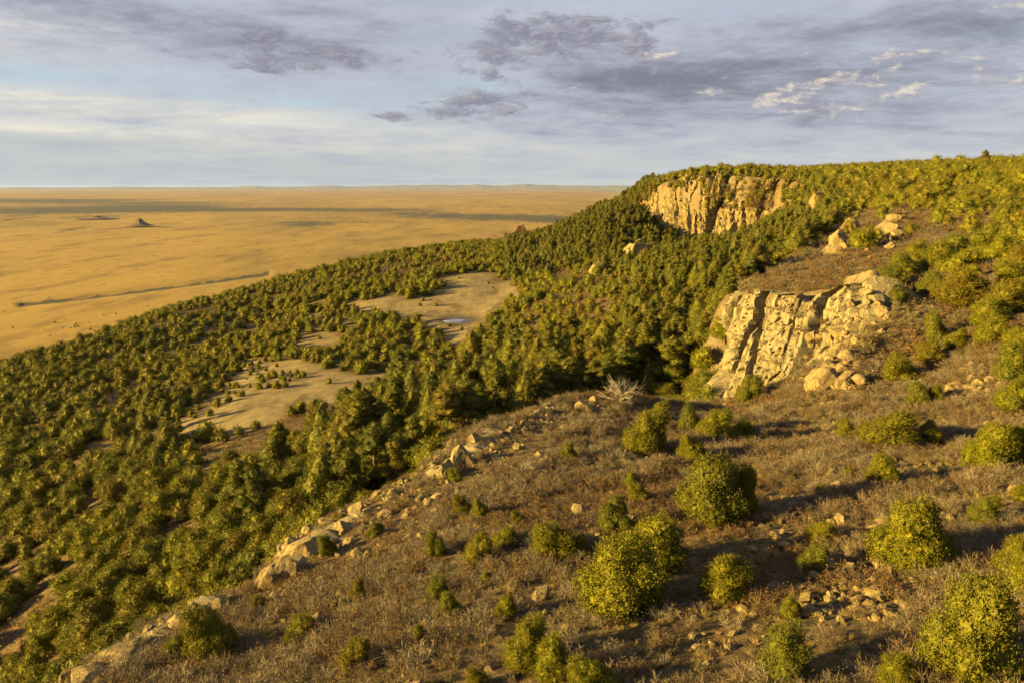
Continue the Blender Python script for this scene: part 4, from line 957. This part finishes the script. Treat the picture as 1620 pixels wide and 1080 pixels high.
GREY = [twig_bush(400 + i, 44, M_TWIG2 if i % 2 else M_TWIG) for i in range(4)] + [twig_bush(405 + i, 30, M_TWIG, M_RUST, 70) for i in range(2)]
RUST = [twig_bush(410 + i, 24, M_TWIG, M_RUST, 170) for i in range(3)]
SAGE = [twig_bush(420 + i, 26, M_TWIG, M_SAGE, 220, .09) for i in range(3)]
TUFT = [grass_tuft(430 + i, 60, M_STRAW) for i in range(3)]
STONE = [obj('stone', boulder_mesh('stone', 440 + i, 1, cuts=5), link=False) for i in range(6)]
def near_field(step, seed, ymax):
    x, y, z, s, u, v, q = candidates(-60, 190, 18, ymax, step, seed); k = (s > -3) & (v > 440) | ((s <= -3) & (y < 145) & (u > 1060)); k &= (y < ymax) & (u > -80) & (u < 1720) & ~in_poly(x, y, np.array([t[:2] for t in near_top] + [t[:2] for t in near_base[::-1]]))
    return [a[k] for a in (x, y, z, s, u, v)] + [q]
x, y, z, s, u, v, q = near_field(.86, 61, 175); cl = fbm2(x / 5, y / 5, 3, 91); cl2 = fbm2(x / 16, y / 16, 3, 92)
thin = np.where((u < 900) & (v < 900) & (s < 9), .35, 1.0)
k = q.random(len(x)) < (.72 + 1.3 * cl) * thin; kk = cl2 > .30; h = q.uniform(.40, 1.0, len(x)) + .45 * (cl > .12) * q.random(len(x))
a = k & ~kk; scatter_xyz('grey_brush', x[a], y[a], z[a], h[a] * 1.45, h[a], GREY, 'leafless grey brown oak brush carpeting the near mesa slope', 'brush', q, .12)
a = k & kk & (q.random(len(x)) < .8); scatter_xyz('rust_brush', x[a], y[a], z[a], h[a] * 1.3, h[a] * .75, RUST, 'rust leaved low oak brush on the near mesa slope', 'brush', q, .12)
a = ~k & (q.random(len(x)) < .24); scatter_xyz('sage_brush', x[a], y[a], z[a], h[a] * 1.0, h[a] * .75, SAGE, 'grey green low brush dotted over the near rim', 'brush', q, .12)
x, y, z, s, u, v, q = near_field(.75, 63, 150); cl = fbm2(x / 7, y / 7, 3, 93)
a = q.random(len(x)) < .48 + .9 * cl; h = q.uniform(.18, .46, len(x)); scatter_xyz('dry_grass', x[a], y[a], z[a], h[a] * 1.1, h[a], TUFT, 'short tufts of dry straw grass between the brush', 'grass', q, .1)
x, y, z, s, u, v, q = near_field(.7, 65, 150); cl = fbm2(x / 6, y / 6, 4, 94); rim_n = smooth(9, 1, s) * (u < 1000)
rub = in_poly(u, v, np.array([(1230, 940), (1300, 870), (1450, 880), (1490, 930), (1400, 985), (1280, 990)])) | in_poly(u, v, np.array([(1490, 630), (1520, 575), (1600, 570), (1620, 610), (1560, 635)])) | in_poly(u, v, np.array([(1250, 600), (1380, 560), (1420, 610), (1300, 640)]))
a = q.random(len(x)) < np.clip(.08 + .5 * cl, 0, 1) + .40 * rim_n + .8 * rub; h = q.uniform(.10, .28, len(x)) * (1 + 1.1 * (q.random(len(x)) < .15))
scatter_xyz('rubble', x[a], y[a], z[a] + h[a] * .25, h[a] * 1.2, h[a] * .8, STONE, 'loose tan stones strewn over the near mesa slope', 'stones', q, .5)
# brush on the slopes farther off
x, y, z, s, u, v, q = candidates(-420, 420, 95, 640, 2.1, 67); cl = fbm2(x / 9, y / 9, 3, 95); k = (u > -60) & (u < 1690)
zone_b = in_poly(u, v, np.array(BRUSH_A)) | in_poly(u, v, np.array(BRUSH_B)) | in_poly(u, v, np.array(BRUSH_C)) | (in_poly(u, v, np.array(BRUSH_D))) | ((s > 0) & (u > 1150) & (y > 100))
dn = np.where(zone_b, .75 + .5 * cl, np.where(s < 0, .22 + .5 * cl, 0)); dn = np.where((meadow_mask(x, y, u, v) > .2) | ((s > -3) & (u < 1100) & (y < 150)), 0, dn); dn = np.where(np.hypot(x - POND[0], y - POND[1]) < 18, 0, dn)
dn = np.where(in_poly(x, y, np.array([t[:2] for t in near_top] + [t[:2] for t in near_base[::-1]])), 0, dn); k &= (q.random(len(x)) < dn); x, y, z, u, v, s = (t[k] for t in (x, y, z, u, v, s)); h = q.uniform(.7, 1.5, len(x)); w3 = q.random(len(x))
FB = [twig_bush(450, 16, M_TWIG), twig_bush(451, 16, M_TWIG, M_RUST, 60, .2), twig_bush(452, 14, M_TWIG, M_SAGE, 80, .2), twig_bush(453, 14, M_TWIG, M_RUST, 90, .2)]
extra = []
for poly, cnt in (([(1150, 500), (1300, 480), (1290, 590), (1160, 600)], 26), ([(1120, 300), (1235, 296), (1225, 335), (1140, 330)], 190), ([(1060, 290), (1235, 284), (1235, 292), (1060, 300)], 40), ([(1255, 545), (1330, 500), (1350, 560), (1270, 600)], 40)):
    poly = np.array(poly, float)
    for _ in range(cnt):
        e_ = on_cliff(q.uniform(poly[:, 0].min(), poly[:, 0].max()), q.uniform(poly[:, 1].min(), poly[:, 1].max()), None, True)
        if e_ is not None: extra.append(e_)
extra = np.array(extra); x, y, z = np.r_[x, extra[:, 0]], np.r_[y, extra[:, 1]], np.r_[z, extra[:, 2]]
h = np.r_[h, np.where(extra[:, 1] > 300, q.uniform(2.0, 4.2, len(extra)), q.uniform(.5, 1.3, len(extra)))]
scatter_xyz('slope_brush', x, y, z, h * 1.35, h, FB, 'brown and rust brush covering the open slopes beyond the rim', 'brush', q, .1)
# scattered tiny trees on the near plain
q = np.random.default_rng(69); u = q.uniform(0, 420, 420); v = 445 + 115 * q.random(420) ** .5; d = ray(u, v); kq = -CAMZ / d[:, 2]; pp = d * kq[:, None]
ok = (fbm2(pp[:, 0] / 90, pp[:, 1] / 160, 3, 97) > .12); pp = pp[ok]; h = q.uniform(1.2, 3.4, len(pp)) * (.6 + .8 * q.random(len(pp)) ** 3); und = fbm2(pp[:, 0] / 900, pp[:, 1] / 900, 4, 61) * 5 + fbm2(pp[:, 0] / 5000, pp[:, 1] / 5000, 3, 62) * 16
scatter_xyz('plain_scrub', pp[:, 0], pp[:, 1], und - CAMZ, h * 1.3, h, [proto_joined('pinyon', 390 + i, 260, .16) for i in range(2)], 'tiny dark bushes dotting the plain at the foot of the bench', 'scrub', q)

# ------------------------------------------------------------------ dead trees
def snag(u, v, hpx, label, seed, tall=True):
    p = cast([u], [v])[0]; hm = hpx / F * np.linalg.norm(p); q = np.random.default_rng(seed)
    e = obj('dead_tree', None, loc=(p[0], p[1], p[2] + CAMZ - .1), rot=(0, 0, q.uniform(0, 6)), label=label, cat='dead tree')
    zs = np.linspace(0, hm, 8); wob = hm * .02
    if tall:
        tv = tube(np.stack([wob * np.sin(zs * 1.1), wob * np.cos(zs * .8), zs], 1), hm * .024 * (1.05 - zs / hm), 7); parts = []
        for j in range(22):
            z0 = hm * q.uniform(.22, .97); a = q.uniform(0, 6.28); L = hm * .26 * (1.1 - z0 / hm) * q.uniform(.5, 1.2); dz = q.uniform(-.15, .35) * L
            parts.append(tube([(0, 0, z0), (L * .5 * math.cos(a), L * .5 * math.sin(a), z0 + dz * .3), (L * math.cos(a + .25), L * math.sin(a + .25), z0 + dz)], [hm * .009, hm * .006, hm * .002], 4))
    else:
        tv = tube([(0, 0, 0), (.03 * hm, 0, .15 * hm), (.08 * hm, .02 * hm, .4 * hm)], [hm * .06, hm * .05, hm * .03], 7); parts = []
        for j in range(34):
            a = q.uniform(0, 6.28); el = q.uniform(.2, 1.3); L = hm * q.uniform(.5, .95); d = np.array([math.cos(a) * math.cos(el), math.sin(a) * math.cos(el), math.sin(el)]); b0 = np.array([.04, .01, q.uniform(.12, .4)]) * hm
            k1 = b0 + d * L * .45 + q.normal(0, .05, 3) * hm; k2 = b0 + d * L + q.normal(0, .09, 3) * hm
            parts.append(tube([b0, k1, k2], [hm * .018, hm * .012, hm * .003], 4))
            for _ in range(3): parts.append(tube([k1, k1 + (k2 - k1) * .5 + q.normal(0, .07, 3) * hm, k2 + q.normal(0, .14, 3) * hm], [hm * .008, hm * .006, hm * .002], 3))
    obj('trunk', mesh_from('trunk', *tv, [M_DEAD], True), e); obj('bare_branches', mesh_from('bare_branches', *join(parts), [M_DEAD], True), e)
snag(757, 652, 52, 'tall bleached dead pine standing in the ravine wood', 1)
snag(502, 760, 42, 'bleached dead pine on the slope left of the near rim', 2)
snag(982, 640, 46, 'gnarled dead juniper with tangled grey branches at the rim end', 3, False)
snag(1062, 470, 30, 'thin grey dead pine on the slope left of the cliffs', 4)
snag(835, 755, 30, 'small grey bare tree just beyond the rim boulders', 6, False)

# ------------------------------------------------------------------ haze
def build_haze():
    R, z0, z1 = 118000.0, -32.0, CAMZ + 52.0
    V = [(sx * R, sy * R, z) for z in (z0, z1) for sx, sy in ((-1, -1), (1, -1), (1, 1), (-1, 1))]
    me = mesh_from('haze', V, np.array([(3, 2, 1, 0), (4, 5, 6, 7), (0, 1, 5, 4), (1, 2, 6, 5), (2, 3, 7, 6), (3, 0, 4, 7)]))
    m = bpy.data.materials.new('thin_haze'); m.use_nodes = True; t = NT(m.node_tree); t.n.clear(); o = t.n.new('ShaderNodeOutputMaterial'); pv = t.n.new('ShaderNodeVolumePrincipled')
    pv.inputs['Color'].default_value = (.32, .46, 1.0, 1); pv.inputs['Density'].default_value = 4.5e-6; pv.inputs['Anisotropy'].default_value = .1
    t.l.new(pv.outputs[0], o.inputs['Volume']); me.materials.append(m); obj('haze', me, kind='stuff', label='thin pale haze over the far plain', cat='haze')
build_haze()
